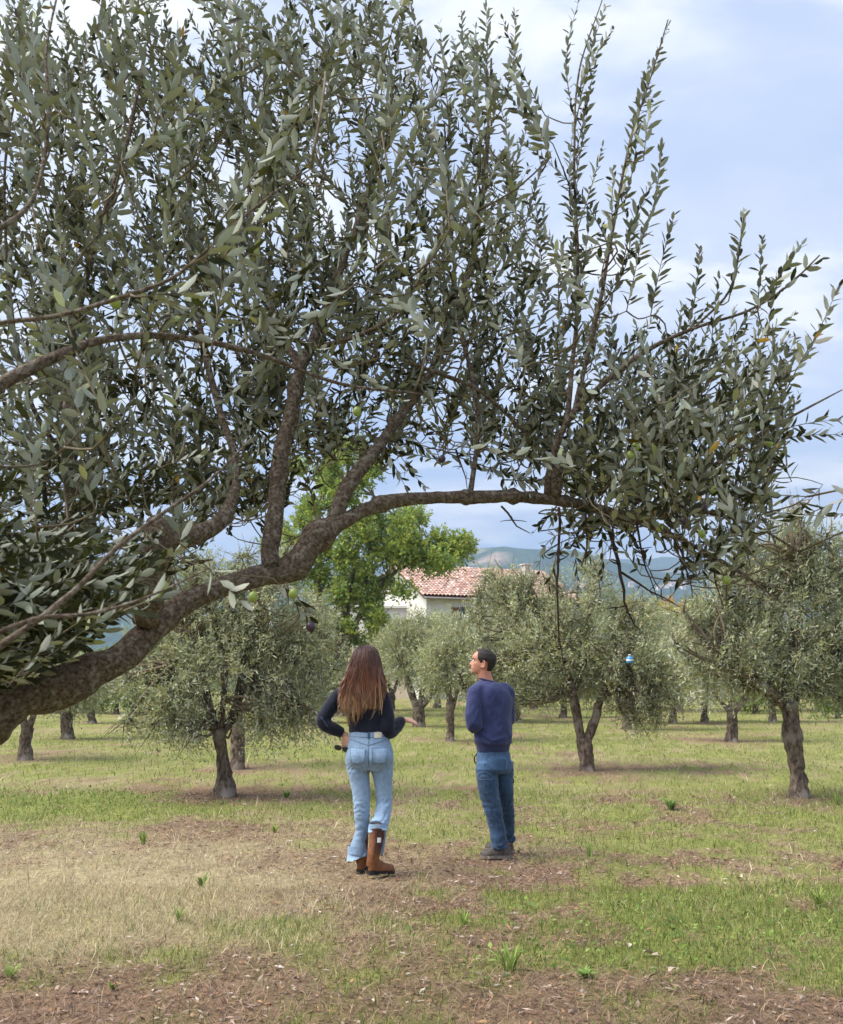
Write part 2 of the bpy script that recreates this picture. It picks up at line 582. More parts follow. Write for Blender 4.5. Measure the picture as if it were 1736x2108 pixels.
def cover(x, y):
    """green / straw / brown weights of the sward at ground points"""
    p = np.stack([x, y * 0.8, np.zeros_like(x)], -1)
    n1 = fbm(p * 0.45, 11, 4); n2 = fbm(p * 1.1 + 7, 21, 4); n3 = fbm(p * 3.1, 31, 3) * .62 + fbm(p * 8.0, 33, 2) * .38
    g = 0.55 + 1.2 * (n1 - 0.5) + 1.6 * (n2 - 0.5) + 2.9 * (n3 - 0.5)
    s = 0.30 + 1.2 * (n2 - 0.5)
    b = 0.34 + 1.3 * (0.5 - n1) - 1.6 * (n3 - 0.5)
    far = np.clip((y - 9) / 8, 0, 1)
    g = g + 0.30 * far; b = b - 0.30 * far; s = s + 0.16 * far
    k = blob(x, y, 60, 1840, 1.9, 2.0, 0.7); s = s + 0.9 * k; g = g - 0.25 * k; b = b - 0.5 * k      # bleached straw, left
    k = blob(x, y, 700, 1700, 2.6, 1.7, 0.8); b = b + 0.55 * k; g = g - 0.3 * k; s = s + .2 * k                      # worn brown track
    k = blob(x, y, 250, 2080, 2.4, 0.75, 0.7); b = b + 0.75 * k; g = g - 0.2 * k; s = s - .3 * k       # litter along the front
    k = blob(x, y, 900, 2060, 2.6, 0.7, 0.8); b = b + 0.5 * k; g = g - 0.15 * k; s = s - .15 * k
    k = blob(x, y, 1500, 2090, 1.2, 0.35, 0.5); b = b + 0.6 * k
    k = blob(x, y, 800, 1900, 1.2, 0.8, 0.7); b = b + 0.5 * k; s = s + .15 * k
    k = blob(x, y, 1450, 1900, 1.7, 1.2, 0.7); g = g + 0.32 * k; s = s - 0.02 * k                      # greener right
    k = blob(x, y, 1450, 1990, 1.0, 0.35, 0.6); g = g + 0.2 * k
    k = blob(x, y, 90, 1660, 1.9, 1.0, 0.5); g = g + 0.9 * k; b = b - 0.4 * k                         # lush strip left
    k = blob(x, y, 1250, 1700, 2.0, 1.3, 0.5); g = g + 0.35 * k
    k = blob(x, y, 640, 1545, 2.5, 2.0, 0.6); g = g + 0.3 * k
    for (tx, ty) in TRUNKS:
        k = blob(x, y, tx, ty, 0.8, 0.9, 0.6); b = b + 0.55 * k; g = g - 0.45 * k
    g, s, b = np.clip(g, 0.02, 2), np.clip(s, 0.02, 2), np.clip(b, 0.02, 2)
    w = np.stack([g, s, b], -1) ** 2.5
    return w / w.sum(-1, keepdims=True)


def ground_colour(x, y):
    w = cover(x, y)
    fine = fbm(np.stack([x, y, np.zeros_like(x)], -1) * 9.0, 41, 3)[:, None]
    c = w[:, :1] * (C_GREEN * 0.9) + w[:, 1:2] * C_STRAW * 0.75 + w[:, 2:3] * C_BROWN
    return c * (0.55 + 0.6 * fine)


ys = np.concatenate([np.linspace(-40, 2, 15), np.arange(2.2, 12, 0.11), np.geomspace(12, 80, 90), np.geomspace(84, 9000, 40)])
xs = np.concatenate([-np.geomspace(9000, 26, 26), np.arange(-25, -7, 0.4), np.arange(-7, 7.01, 0.11), np.arange(7.4, 25.1, 0.4), np.geomspace(26, 9000, 26)])
gx, gy = np.meshgrid(xs, ys)
nx_, ny_ = len(xs), len(ys)
fx, fy = gx.ravel(), gy.ravel()
gz = relief(fx, fy)
gV = np.stack([fx, fy, gz], -1)
ii = np.arange(ny_ - 1)[:, None] * nx_ + np.arange(nx_ - 1)[None]
gF = np.stack([ii, ii + 1, ii + nx_ + 1, ii + nx_], -1).reshape(-1, 4)
ground = npobj('ground', gV, gF, ground_colour(fx, fy), True, M['ground'])
tag(ground, kind='structure')


def scatter(n, y0, y1, xmargin=1.06):
    """points over the visible floor, uniform per square metre between depths y0..y1"""
    y = np.sqrt(rng.uniform(y0 * y0, y1 * y1, n))
    x = rng.uniform(-1, 1, n) * (0.434 * y * xmargin + 0.25)
    return x, y


def blades(x, y, h, w, lean, col):
    """curved tapering blades: 5 vertices, 3 triangles"""
    n = len(x)
    z = relief(x, y) - 0.004
    a = rng.uniform(0, 2 * math.pi, n)
    sx, sy = np.cos(a), np.sin(a)
    b = rng.uniform(0, 2 * math.pi, n)
    lx, ly = np.cos(b) * lean * h, np.sin(b) * lean * h
    base = np.stack([x, y, z], -1)
    side = np.stack([sx, sy, np.zeros(n)], -1) * (w * 0.5)[:, None]
    vert = h * np.sqrt(np.clip(1 - np.minimum(lean, 0.98) ** 2, 0.02, 1))
    mid = base + np.stack([lx * 0.35, ly * 0.35, vert * 0.6], -1)
    tip = base + np.stack([lx, ly, vert], -1)
    V = np.stack([base - side, base + side, mid - side * 0.75, mid + side * 0.75, tip], 1).reshape(-1, 3)
    T = np.array([(0, 1, 3), (0, 3, 2), (2, 3, 4)])
    F = (np.arange(n)[:, None, None] * 5 + T[None]).reshape(-1, 3)
    return V, F, np.repeat(col, 5, 0)


gVs, gFs, gCs, off = [], [], [], 0


def push(t):
    global off
    gVs.append(t[0]); gFs.append(t[1] + off); gCs.append(t[2]); off += len(t[0])


def pal(cs, n):
    cs = np.array(cs)
    return cs[rng.integers(0, len(cs), n)] * rng.uniform(0.5, 1.4, (n, 1))


GREENS = [(0.21, 0.265, 0.065), (0.27, 0.305, 0.085), (0.16, 0.22, 0.055), (0.32, 0.33, 0.11), (0.24, 0.28, 0.085)]
STRAWS = [(0.55, 0.46, 0.28), (0.46, 0.375, 0.22), (0.60, 0.53, 0.36), (0.40, 0.315, 0.175)]
BROWNS = [(0.26, 0.17, 0.115), (0.35, 0.245, 0.17), (0.17, 0.11, 0.075), (0.42, 0.30, 0.19), (0.31, 0.24, 0.19)]
for (n, y0, y1, sc_) in ((84000, 3.9, 7.5, 1.0), (46000, 7.5, 13.5, 1.5), (22000, 13.5, 26, 2.5), (9000, 26, 48, 4.0)):
    x, y = scatter(n, y0, y1)
    w = cover(x, y)
    u = rng.random(n)
    ig = u < w[:, 0]; isx = (~ig) & (u < w[:, 0] + w[:, 1]); ib = ~(ig | isx)
    k = ig.sum()
    push(blades(x[ig], y[ig], (0.018 + 0.07 * rng.random(k) ** 2) * (0.75 + 0.25 * sc_), rng.uniform(0.003, 0.006, k) * sc_, rng.uniform(0.2, 0.85, k), pal(GREENS, k)))
    k = isx.sum()
    push(blades(x[isx], y[isx], (0.025 + 0.12 * rng.random(k) ** 2.2) * (0.75 + 0.25 * sc_), rng.uniform(0.002, 0.0045, k) * sc_, rng.uniform(0.55, 0.985, k), pal(STRAWS, k)))
    k = ib.sum()
    push(blades(x[ib], y[ib], (0.02 + 0.12 * rng.random(k) ** 2.5) * (0.75 + 0.25 * sc_), rng.uniform(0.0025, 0.006, k) * sc_, rng.uniform(0.85, 0.997, k), pal(BROWNS, k)))
grass = npobj('grass', np.vstack(gVs), np.vstack(gFs), np.vstack(gCs), True, M['grass'])
tag(grass, 'short patchy sward of green and straw coloured grass blades over the orchard floor', 'grass', kind='stuff')

# fallen dry leaves and clippings lying flat
n = 42000
x, y = scatter(n, 3.9, 13)
w = cover(x, y)
keep = rng.random(n) < np.clip(w[:, 2] * 1.2 + 0.04, 0, 1)
x, y = x[keep], y[keep]; n = len(x)
dd = nrm(np.stack([rng.normal(size=n), rng.normal(size=n), rng.normal(size=n) * 0.16], -1))
nn = nrm(np.stack([rng.normal(size=n) * 0.35, rng.normal(size=n) * 0.35, np.ones(n)], -1))
lc = np.array([(0.22, 0.14, 0.10), (0.31, 0.23, 0.18), (0.44, 0.36, 0.30), (0.14, 0.085, 0.06), (0.34, 0.20, 0.11), (0.52, 0.46, 0.41)])
lcol = lc[rng.choice(6, n, p=[.30, .2, .055, .28, .145, .02])] * rng.uniform(0.75, 1.2, (n, 1))
Lv = leaves_bg(np.stack([x, y, relief(x, y) + rng.uniform(0.004, 0.018, n)], -1), dd, nn, rng.uniform(0.02, 0.07, n), rng.uniform(0.007, 0.018, n), lcol)
lit = npobj('leaf_litter', *Lv, True, M['litter'])
tag(lit, 'brown and grey fallen leaves and clippings lying over the worn ground', 'leaf litter', kind='stuff')

# clover-like low herbs in the green strips
n = 30000
x, y = scatter(n, 4.2, 17)
w = cover(x, y)
lush = np.maximum.reduce([blob(x, y, 90, 1650, 2.2, 1.2), blob(x, y, 1480, 1930, 1.6, 0.9), blob(x, y, 520, 1630, 1.6, .7), blob(x, y, 1300, 2010, .9, .3)])
keep = rng.random(n) < lush * np.clip(w[:, 0] * 1.3, 0, 1) * 0.8
x, y = x[keep], y[keep]; n = len(x)
dd = nrm(np.stack([rng.normal(size=n), rng.normal(size=n), np.abs(rng.normal(size=n)) * 0.5], -1))
nn = nrm(np.stack([rng.normal(size=n) * 0.5, rng.normal(size=n) * 0.5, np.ones(n)], -1))
Hv = leaves_bg(np.stack([x, y, relief(x, y) + rng.uniform(0.01, 0.05, n)], -1), dd, nn, rng.uniform(0.02, 0.05, n), rng.uniform(0.012, 0.028, n), pal([(0.15, 0.26, 0.05), (0.19, 0.30, 0.06), (0.11, 0.2, 0.05), (0.25, 0.33, 0.09)], n))
herb = npobj('ground_herb', *Hv, True, M['grass'])
tag(herb, 'low broad leaved green herbs growing in the lusher strips of the sward', 'ground cover', kind='stuff')

# ------------------------------------------------------------------ single weeds and tufts one can point at
def weed(px, py, n, h, w, lean, cols, label, broad=False):
    c = G(px, py)
    c[2] = relief(np.array([c[0]]), np.array([c[1]]))[0]
    root = empty('weed_plant', c)
    tag(root, label, 'weed', 'weeds standing up from the sward')
    n = int(n * 1.5); w = w * 0.62
    a = rng.uniform(0, 2 * math.pi, n)
    bases = np.stack([np.cos(a), np.sin(a), np.zeros(n)], -1) * (rng.random(n) * h * 0.18)[:, None]
    for k in range(n):
        hh = h * rng.uniform(0.6, 1.1)
        out_ = np.array([math.cos(a[k]), math.sin(a[k]), 0]) * lean * rng.uniform(0.3, 1.2)
        t = np.linspace(0, 1, 6)[:, None]
        mid = bases[k] + out_ * hh * t ** 1.6 + np.array([0, 0, hh]) * (t - 0.35 * lean * t ** 3)
        sd_ = np.array([-math.sin(a[k]), math.cos(a[k]), 0])
        prof = (np.sin(np.clip(t, 0.02, 1) ** 0.75 * math.pi) if broad else (1 - t) ** 0.6) * w * 0.5 + 0.0004
        V = np.concatenate([mid - sd_ * prof, mid + np.array([0, 0, -0.15]) * prof, mid + sd_ * prof], 0)
        F = [(i, i + 6, i + 7, i + 1) for i in range(5)] + [(i + 6, i + 12, i + 13, i + 7) for i in range(5)]
        npobj('leaf', V, F, pal(cols, 1)[0] * np.ones((18, 3)), True, M['grass'], root)


WG = [(0.24, 0.34, 0.08), (0.30, 0.38, 0.10), (0.2, 0.3, 0.07)]
weed(415, 1828, 9, 0.13, 0.035, 0.7, WG, 'broad leaved green weed rosette alone in the bleached straw left of the woman', True)
weed(1687, 1868, 46, 0.17, 0.007, 0.9, WG + [(0.33, 0.36, 0.1)], 'dense fountain of long grass blades near the right edge')
weed(1215, 1765, 22, 0.14, 0.008, 0.6, WG, 'upright green grass tuft in the sward right of the man')
weed(295, 1738, 12, 0.16, 0.022, 0.45, WG, 'pale green leafy weed between the brown track and the straw', True)
weed(590, 1642, 40, 0.12, 0.016, 0.8, [(0.16, 0.28, 0.05), (0.2, 0.33, 0.07)], 'dark green bushy weed right of the nearest left olive trunk', True)
weed(566, 1716, 10, 0.10, 0.03, 0.6, [(0.24, 0.36, 0.06)], 'small bright yellow green weed on the brown track left of the woman', True)
weed(1382, 1668, 60, 0.17, 0.018, 0.9, [(0.15, 0.24, 0.06), (0.2, 0.29, 0.08)], 'dark leafy weed clump in the open grass between two right hand olives', True)
weed(955, 1912, 18, 0.13, 0.012, 0.6, WG, 'green grass tuft in front of the woman and man at the centre')
weed(1050, 2005, 10, 0.2, 0.022, 0.75, WG, 'long bladed green weed low at the centre front', True)
weed(1205, 2015, 20, 0.07, 0.03, 1.1, [(0.2, 0.32, 0.07), (0.24, 0.36, 0.09)], 'round leaved dark green weed beside pale dry leaves at the front', True)
weed(20, 2020, 20, 0.09, 0.014, 0.8, WG, 'leafy green weed at the left edge of the foreground litter', True)
weed(1725, 1660, 30, 0.2, 0.007, 0.6, WG, 'tall grass tuft at the right edge beside the leaning olive')
weed(370, 1900, 18, 0.10, 0.012, 0.6, WG, 'low green grass tuft in front of the straw patch')
weed(232, 2040, 12, 0.05, 0.02, 0.7, [(0.2, 0.33, 0.05)], 'little bright green weed in the brown litter at lower left', True)

# pale curled dry leaves that stand out one by one
def dry_leaf(px, py, L, label):
    c = G(px, py); c[2] = relief(np.array([c[0]]), np.array([c[1]]))[0] + 0.02
    t = np.linspace(0, 1, 7)
    w = np.sin(t * math.pi) ** 0.8 * L * 0.3
    V = []
    for s_ in (-1, -0.5, 0, 0.5, 1):
        for i in range(7):
            V.append((t[i] * L - L / 2, s_ * w[i], abs(s_) * w[i] * 0.7 + math.sin(t[i] * 5) * L * 0.08))
    F = [(a * 7 + i, a * 7 + i + 1, a * 7 + i + 8, a * 7 + i + 7) for a in range(4) for i in range(6)]
    o = npobj('dry_leaf', V, F, np.ones((35, 3)) * np.array([0.55, 0.45, 0.35]) * random.uniform(0.8, 1.1), True, M['litter'])
    o.location = c
    o.rotation_euler = (random.uniform(-.5, .5), random.uniform(-.5, .5), random.uniform(0, 6))
    tag(o, label, 'dry leaf', 'pale dry leaves on the ground')


dry_leaf(1335, 1970, 0.075, 'large pale curled dry leaf, leftmost of the bright ones at right front')
dry_leaf(1352, 1976, 0.065, 'pale dry leaf touching the largest curled one at right front')
dry_leaf(1385, 2002, 0.06, 'whitish dry leaf right below the bright curled pair')
dry_leaf(1295, 1955, 0.05, 'small tan dry leaf left of the bright curled pair')
dry_leaf(760, 2072, 0.06, 'pale dry leaf at the bottom centre in brown litter')
dry_leaf(1525, 1812, 0.08, 'tan dry leaf in the green sward at right')

# ------------------------------------------------------------------ hills beyond the valley
hx = np.linspace(-3200, 3200, 190); hy = np.concatenate([np.linspace(800, 2600, 70), np.linspace(2640, 5200, 50)])
hgx, hgy = np.meshgrid(hx, hy)
ax, ay = hgx.ravel(), hgy.ravel()
hp = np.stack([ax, ay, np.zeros_like(ax)], -1)
fr = fbm(hp / 420.0, 61, 5) - 0.5
skyl = 376 + 80 * (fbm(np.stack([ax / 700.0, np.zeros_like(ax) + 3.3, np.zeros_like(ax)], -1), 66, 3) - 0.5)
t1 = np.clip((ay - 1000) / 2300.0, 0, 1)
hz = -55 + (skyl + 55) * (t1 ** 0.8) * (1 - 0.6 * np.clip((ay - 3300) / 1900, 0, 1))
bump1 = 150 * np.exp(-((ax - 180) / 210) ** 2 - ((ay - 2050) / 330) ** 2)
hz = hz + bump1 * 0.5 + 130 * fr * np.clip((ay - 850) / 700, 0, 1) + 16 * (fbm(hp / 45.0, 71, 3) - 0.5)
hV = np.stack([ax, ay, hz], -1)
nhx, nhy = len(hx), len(hy)
ii = np.arange(nhy - 1)[:, None] * nhx + np.arange(nhx - 1)[None]
hF = np.stack([ii, ii + 1, ii + nhx + 1, ii + nhx], -1).reshape(-1, 4)
wood = fbm(hp / 150.0, 81, 4); fld = fbm(hp / 260.0, 91, 3)
hc = np.where((fld > 0.66)[:, None], np.array([0.20, 0.19, 0.10]), np.array([0.045, 0.075, 0.035]))
hc = np.where(((wood > 0.70) & (fld > 0.5))[:, None], np.array([0.30, 0.22, 0.15]), hc) * (0.7 + 0.6 * fbm(hp / 30.0, 93, 3))[:, None]
M['hill'] = col_mat('wooded hill', 0.95, 0.05, 0, 0.5, 0.02, 1.0, 12.0)
hills = npobj('hills', hV, hF, hc, True, M['hill'])
tag(hills, kind='structure')
hill_bvh = BVHTree.FromPolygons([Vector(v) for v in hV.tolist()], hF.tolist())

# haze: one closed box of pale air
hb = bmesh.new()
bmesh.ops.create_cube(hb, size=1.0)
for v in hb.verts:
    v.co = Vector((v.co.x * 7200, 2450 + v.co.y * 5900, 235 + v.co.z * 620))
hm = bpy.data.meshes.new('haze'); hb.to_mesh(hm); hb.free()
hzm, ht, ho = mat_new('haze air')
pv = ht.nodes.new('ShaderNodeVolumePrincipled')
pv.inputs['Color'].default_value = (0.50, 0.70, 1.0, 1)
pv.inputs['Density'].default_value = 0.00032
pv.inputs['Anisotropy'].default_value = 0.2
ht.links.new(pv.outputs[0], ho.inputs['Volume'])
hm.materials.append(hzm)
haze = link(bpy.data.objects.new('haze', hm))
tag(haze, 'pale blue haze filling the air between the grove and the hills', 'haze', kind='stuff')
# ------------------------------------------------------------------ boxes and other hard shapes
def box_mesh(name, x0, x1, y0, y1, z0, z1, mat, bevel=0.0):
    bm = bmesh.new()
    bmesh.ops.create_cube(bm, size=1.0)
    for v in bm.verts:
        v.co = Vector(((x0 + x1) / 2 + v.co.x * (x1 - x0), (y0 + y1) / 2 + v.co.y * (y1 - y0), (z0 + z1) / 2 + v.co.z * (z1 - z0)))
    if bevel:
        bmesh.ops.bevel(bm, geom=bm.edges[:], offset=bevel, segments=2, affect='EDGES', profile=0.5)
    me = bpy.data.meshes.new(name); bm.to_mesh(me); bm.free()
    if mat: me.materials.append(mat)
    return me


def box(name, x0, x1, y0, y1, z0, z1, mat, parent, bevel=0.0):
    return link(bpy.data.objects.new(name, box_mesh(name, x0, x1, y0, y1, z0, z1, mat, bevel)), parent)


def poly(name, V, F, mat, parent=None):
    me = bpy.data.meshes.new(name); me.from_pydata([tuple(v) for v in V], [], F); me.update()
    if mat: me.materials.append(mat)
    return link(bpy.data.objects.new(name, me), parent)


M['stucco'] = noise_mat('white stucco', (0.74, 0.72, 0.68), (0.62, 0.59, 0.54), 1.5, 0.9, 0.1, 0.3, 30)
M['cream'] = noise_mat('cream shed cladding', (0.66, 0.56, 0.43), (0.56, 0.47, 0.36), 6, 0.8, 0.2, 0.2, 20, 3, (8, 8, 0.4))
M['tile'] = col_mat('terracotta tile', 0.85, 0.15, 0, 0.3, 9.0)
M['dark_wood'] = noise_mat('dark brown wood', (0.10, 0.06, 0.04), (0.16, 0.10, 0.065), 6, 0.7, 0.25)
M['shutter'] = noise_mat('brown shutter', (0.17, 0.085, 0.05), (0.22, 0.12, 0.075), 5, 0.6, 0.3)
M['glass'] = plain('dark window glass', (0.03, 0.035, 0.04), 0.08, 0.6)
M['chimney'] = noise_mat('chimney plaster', (0.66, 0.63, 0.58), (0.5, 0.46, 0.42), 5, 0.9, 0.1)
M['metal'] = plain('grey gutter metal', (0.22, 0.19, 0.17), 0.5, 0.5)


def tiled_slope(name, a, b, c, d, parent, cols, rows):
    """barrel tiles over the quad a(eave left) b(eave right) c(ridge right) d(ridge left); one joined part"""
    a, b, c, d = map(np.array, (a, b, c, d))
    nrm_ = np.cross(b - a, d - a); nrm_ = nrm_ / np.linalg.norm(nrm_)
    Vs, Fs, Cs = [], [], []
    k = 0
    tint = [(0.46, 0.29, 0.23), (0.54, 0.37, 0.31), (0.38, 0.23, 0.19), (0.60, 0.45, 0.38), (0.50, 0.33, 0.265)]
    for j in range(rows):
        for i in range(cols):
            u0, u1 = i / cols, (i + 0.96) / cols
            v0, v1 = j / rows, (j + 1.12) / rows
            cc = np.array(tint[random.randrange(5)]) * random.uniform(0.75, 1.2)
            lift = random.uniform(0.0, 0.02)
            for (v, h) in ((v0, 0.05 + lift), (min(v1, 1.0), 0.015 + lift)):
                p0 = a + (d - a) * v; p1 = b + (c - b) * v
                for q in range(5):
                    ang = q / 4 * math.pi
                    u = u0 + (u1 - u0) * (0.5 - 0.5 * math.cos(ang))
                    Vs.append(p0 + (p1 - p0) * u + nrm_ * (h + math.sin(ang) * 0.09)); Cs.append(cc)
            for q in range(4):
                Fs.append((k + q, k + q + 1, k + q + 6, k + q + 5))
            k += 10
    o = npobj(name, Vs, Fs, np.array(Cs), True, M['tile'], parent)
    o['kind'] = 'stuff'
    return o


def window(parent, x, z, w, h, y, shut=True):
    """window on a wall that faces -y at depth y"""
    f = box('window', x - w / 2, x + w / 2, y - 0.02, y + 0.06, z, z + h, M['glass'], parent)
    for (x0, x1, z0, z1) in ((x - w / 2 - .07, x - w / 2, z - .07, z + h + .07), (x + w / 2, x + w / 2 + .07, z - .07, z + h + .07), (x - w / 2, x + w / 2, z + h, z + h + .07), (x - w / 2, x + w / 2, z - .07, z)):
        box('frame', x0, x1, y - 0.05, y + 0.05, z0, z1, M['dark_wood'], f)
    box('sill', x - w / 2 - .15, x + w / 2 + .15, y - 0.16, y + 0.02, z - .15, z - .075, M['stucco'], f)
    if shut:
        for s_ in (-1, 1):
            xs_ = x + s_ * (w / 2 + 0.07 + w / 4)
            box('shutter', xs_ - w / 4, xs_ + w / 4, y - 0.07, y - 0.02, z - .03, z + h + .03, M['shutter'], f)


# the farmhouse: local x along the long front, -y is the front, gable at local x = 0
HOUSE_Y = 58.0
hc0 = P(878, 1240, HOUSE_Y); hc0[2] = 0
house = empty('farmhouse', hc0, R(24))
tag(house, 'white farmhouse with red barrel tile roof half hidden behind the grove', 'house')
EV, RD, WD, LN = 6.2, 8.35, 9.0, 10.4
ZB = -1.0
gable_V = [(0, 0, ZB), (0, WD, ZB), (0, WD, EV), (0, WD / 2, RD - .15), (0, 0, EV), (.35, 0, ZB), (.35, WD, ZB), (.35, WD, EV), (.35, WD / 2, RD - .15), (.35, 0, EV)]
poly('gable_wall', gable_V, [(0, 4, 3, 2, 1), (5, 6, 7, 8, 9), (0, 1, 6, 5), (1, 2, 7, 6), (2, 3, 8, 7), (3, 4, 9, 8), (4, 0, 5, 9)], M['stucco'], house)
box('wall', .36, LN, 0, .35, ZB, EV - .05, M['stucco'], house)
box('wall', .36, LN, WD - .35, WD, ZB, EV - .05, M['stucco'], house)
box('wall', LN - .35, LN, .36, WD - .36, ZB, EV - .05, M['stucco'], house)
roof = poly('roof', [(-.4, -.5, EV - .18), (LN + .4, -.5, EV - .18), (LN + .4, WD / 2, RD), (-.4, WD / 2, RD), (-.4, WD + .5, EV - .18), (LN + .4, WD + .5, EV - .18),
                     (-.4, -.5, EV - .32), (LN + .4, -.5, EV - .32), (LN + .4, WD / 2, RD - .14), (-.4, WD / 2, RD - .14), (-.4, WD + .5, EV - .32), (LN + .4, WD + .5, EV - .32)],
            [(0, 1, 2, 3), (3, 2, 5, 4), (6, 9, 8, 7), (9, 10, 11, 8), (0, 3, 9, 6), (3, 4, 10, 9), (1, 7, 8, 2), (2, 8, 11, 5), (0, 6, 7, 1), (4, 5, 11, 10)], M['dark_wood'], house)
tiled_slope('tile_cover', (-.45, -.55, EV - .16), (LN + .45, -.55, EV - .16), (LN + .45, WD / 2, RD + .02), (-.45, WD / 2, RD + .02), roof, 46, 17)
tiled_slope('tile_cover', (LN + .45, WD + .55, EV - .16), (-.45, WD + .55, EV - .16), (-.45, WD / 2, RD + .02), (LN + .45, WD / 2, RD + .02), roof, 46, 17)
ch = box('chimney', 8.7, 9.2, 3.3, 3.8, RD - .8, RD + .30, M['chimney'], roof, .02)
box('chimney_cap', 8.6, 9.3, 3.2, 3.9, RD + .31, RD + .39, M['chimney'], roof, .02)
tb = Tubes(); tb.add([(-.4, -.6, EV - .28), (LN + .4, -.6, EV - .28)], [.07, .07], 8); tb.build('gutter', M['metal'], house)
window(house, 2.7, 3.9, 1.0, 1.5, 0.0)
window(house, 5.4, 3.9, 1.0, 1.5, 0.0)
window(house, 2.7, 1.0, 1.0, 1.4, 0.0)
# lower wing left of the gable
wing = empty('farmhouse_annex', P(812, 1290, 60.0) * np.array([1, 1, 0]), R(-4))
tag(wing, 'low white annex with cream shed front left of the farmhouse gable', 'building')
box('wall', -4.6, 1.2, 0.9, 4.5, ZB, 5.5, M['stucco'], wing)
box('roof_slab', -4.8, 1.3, 0.7, 4.7, 5.51, 5.7, M['stucco'], wing, .03)
sh = box('shed_front', -1.25, 1.2, 0.0, 0.86, ZB, 4.6, M['cream'], wing)
box('shed_eave', -1.6, 1.35, -0.25, 0.86, 4.61, 4.76, M['dark_wood'], wing)
for k in range(9):
    box('plank', -1.2 + k * .265, -1.2 + k * .265 + .25, -0.025, -0.002, ZB, 4.55, M['cream'], sh)
tb = Tubes(); tb.add([(1.26, -.1, 3.7), (1.26, -.1, 0)], [.05, .05], 8); tb.build('drainpipe', M['metal'], wing)
tb = Tubes(); tb.add([(-2.6, 1.5, 5.6), (-2.6, 1.5, 6.2)], [.3, .26], 8); tb.build('chimney', M['dark_wood'], wing)

# ------------------------------------------------------------------ village on the hillside
vil = [(1185, 1213, 1), (1193, 1208, 0), (1203, 1211, 1), (1215, 1212, 0), (1226, 1209, 1), (1358, 1214, 0), (1372, 1210, 1), (1386, 1207, 0), (1398, 1209, 1), (1408, 1212, 0), (1415, 1206, 1), (1560, 1206, 0), (1582, 1209, 1), (1474, 1212, 0), (1300, 1208, 1)]
vlab = ['bright white house at the left end of the first village cluster', 'pale house with pink roof second from left in the village', 'white house at the middle of the left village cluster', 'long pale house right of the left cluster centre', 'pink roofed house at the right end of the left cluster', 'small house at the left end of the right village cluster', 'pale house second in the right village cluster', 'white house highest in the right village cluster', 'pink roofed house in the middle of the right cluster', 'low pale house near the right end of the right cluster', 'white house at the right end of the right cluster', 'tiny far white house seen just left of the tall right olive', 'tiny far cream house behind the tall right olive', 'lone white house between the right cluster and the tall olive', 'lone pale house between the two village clusters']
vm = [noise_mat('village wall white', (0.8, 0.77, 0.72), (0.68, 0.62, 0.56), 0.4, 0.9, 0.1), noise_mat('village wall pink', (0.72, 0.58, 0.5), (0.78, 0.68, 0.6), 0.4, 0.9, 0.1)]
vr = noise_mat('village roof', (0.45, 0.22, 0.16), (0.55, 0.33, 0.25), 0.6, 0.9, 0.1)
for k, (vx, vy, kd) in enumerate(vil):
    a = P(vx, vy, 100.0) - np.array([0, 0, CAM_H])
    hit = hill_bvh.ray_cast(Vector((0, 0, CAM_H)), Vector(a).normalized())
    if hit[0] is None: continue
    q = hit[0]
    s_ = q.y / 2000.0
    e = empty('village_house', q, random.uniform(-.5, .5))
    tag(e, vlab[k], 'house', 'village houses across the valley')
    w_, d_, h_ = (random.uniform(9, 15) * s_, random.uniform(7, 9) * s_, random.uniform(6, 9) * s_)
    box('wall', -w_ / 2, w_ / 2, -d_ / 2, d_ / 2, -8, h_, vm[kd], e)
    poly('roof', [(-w_ / 2 - .5, -d_ / 2 - .5, h_ + .01), (w_ / 2 + .5, -d_ / 2 - .5, h_ + .01), (w_ / 2 + .5, d_ / 2 + .5, h_ + .01), (-w_ / 2 - .5, d_ / 2 + .5, h_ + .01), (-w_ / 2 - .5, 0, h_ + 2.2), (w_ / 2 + .5, 0, h_ + 2.2)],
         [(0, 1, 5, 4), (2, 3, 4, 5), (0, 4, 3), (1, 2, 5), (3, 2, 1, 0)], vr, e)
    for wx in (-0.28, 0.05, 0.3):
        box('window', wx * w_ - .6, wx * w_ + .6, -d_ / 2 - .08, -d_ / 2 + .02, h_ * .5, h_ * .5 + 1.6, M['glass'], e)

# ------------------------------------------------------------------ grove trees
def px_path(Y, pts):
    """pts: (x, y, dy, r_px) -> world points and radii at depth Y + dy"""
    W = [P(x, y, Y + dy) for (x, y, dy, r) in pts]
    rr = [r / FPX * (Y + dy) for (x, y, dy, r) in pts]
    return np.array(W), np.array(rr)


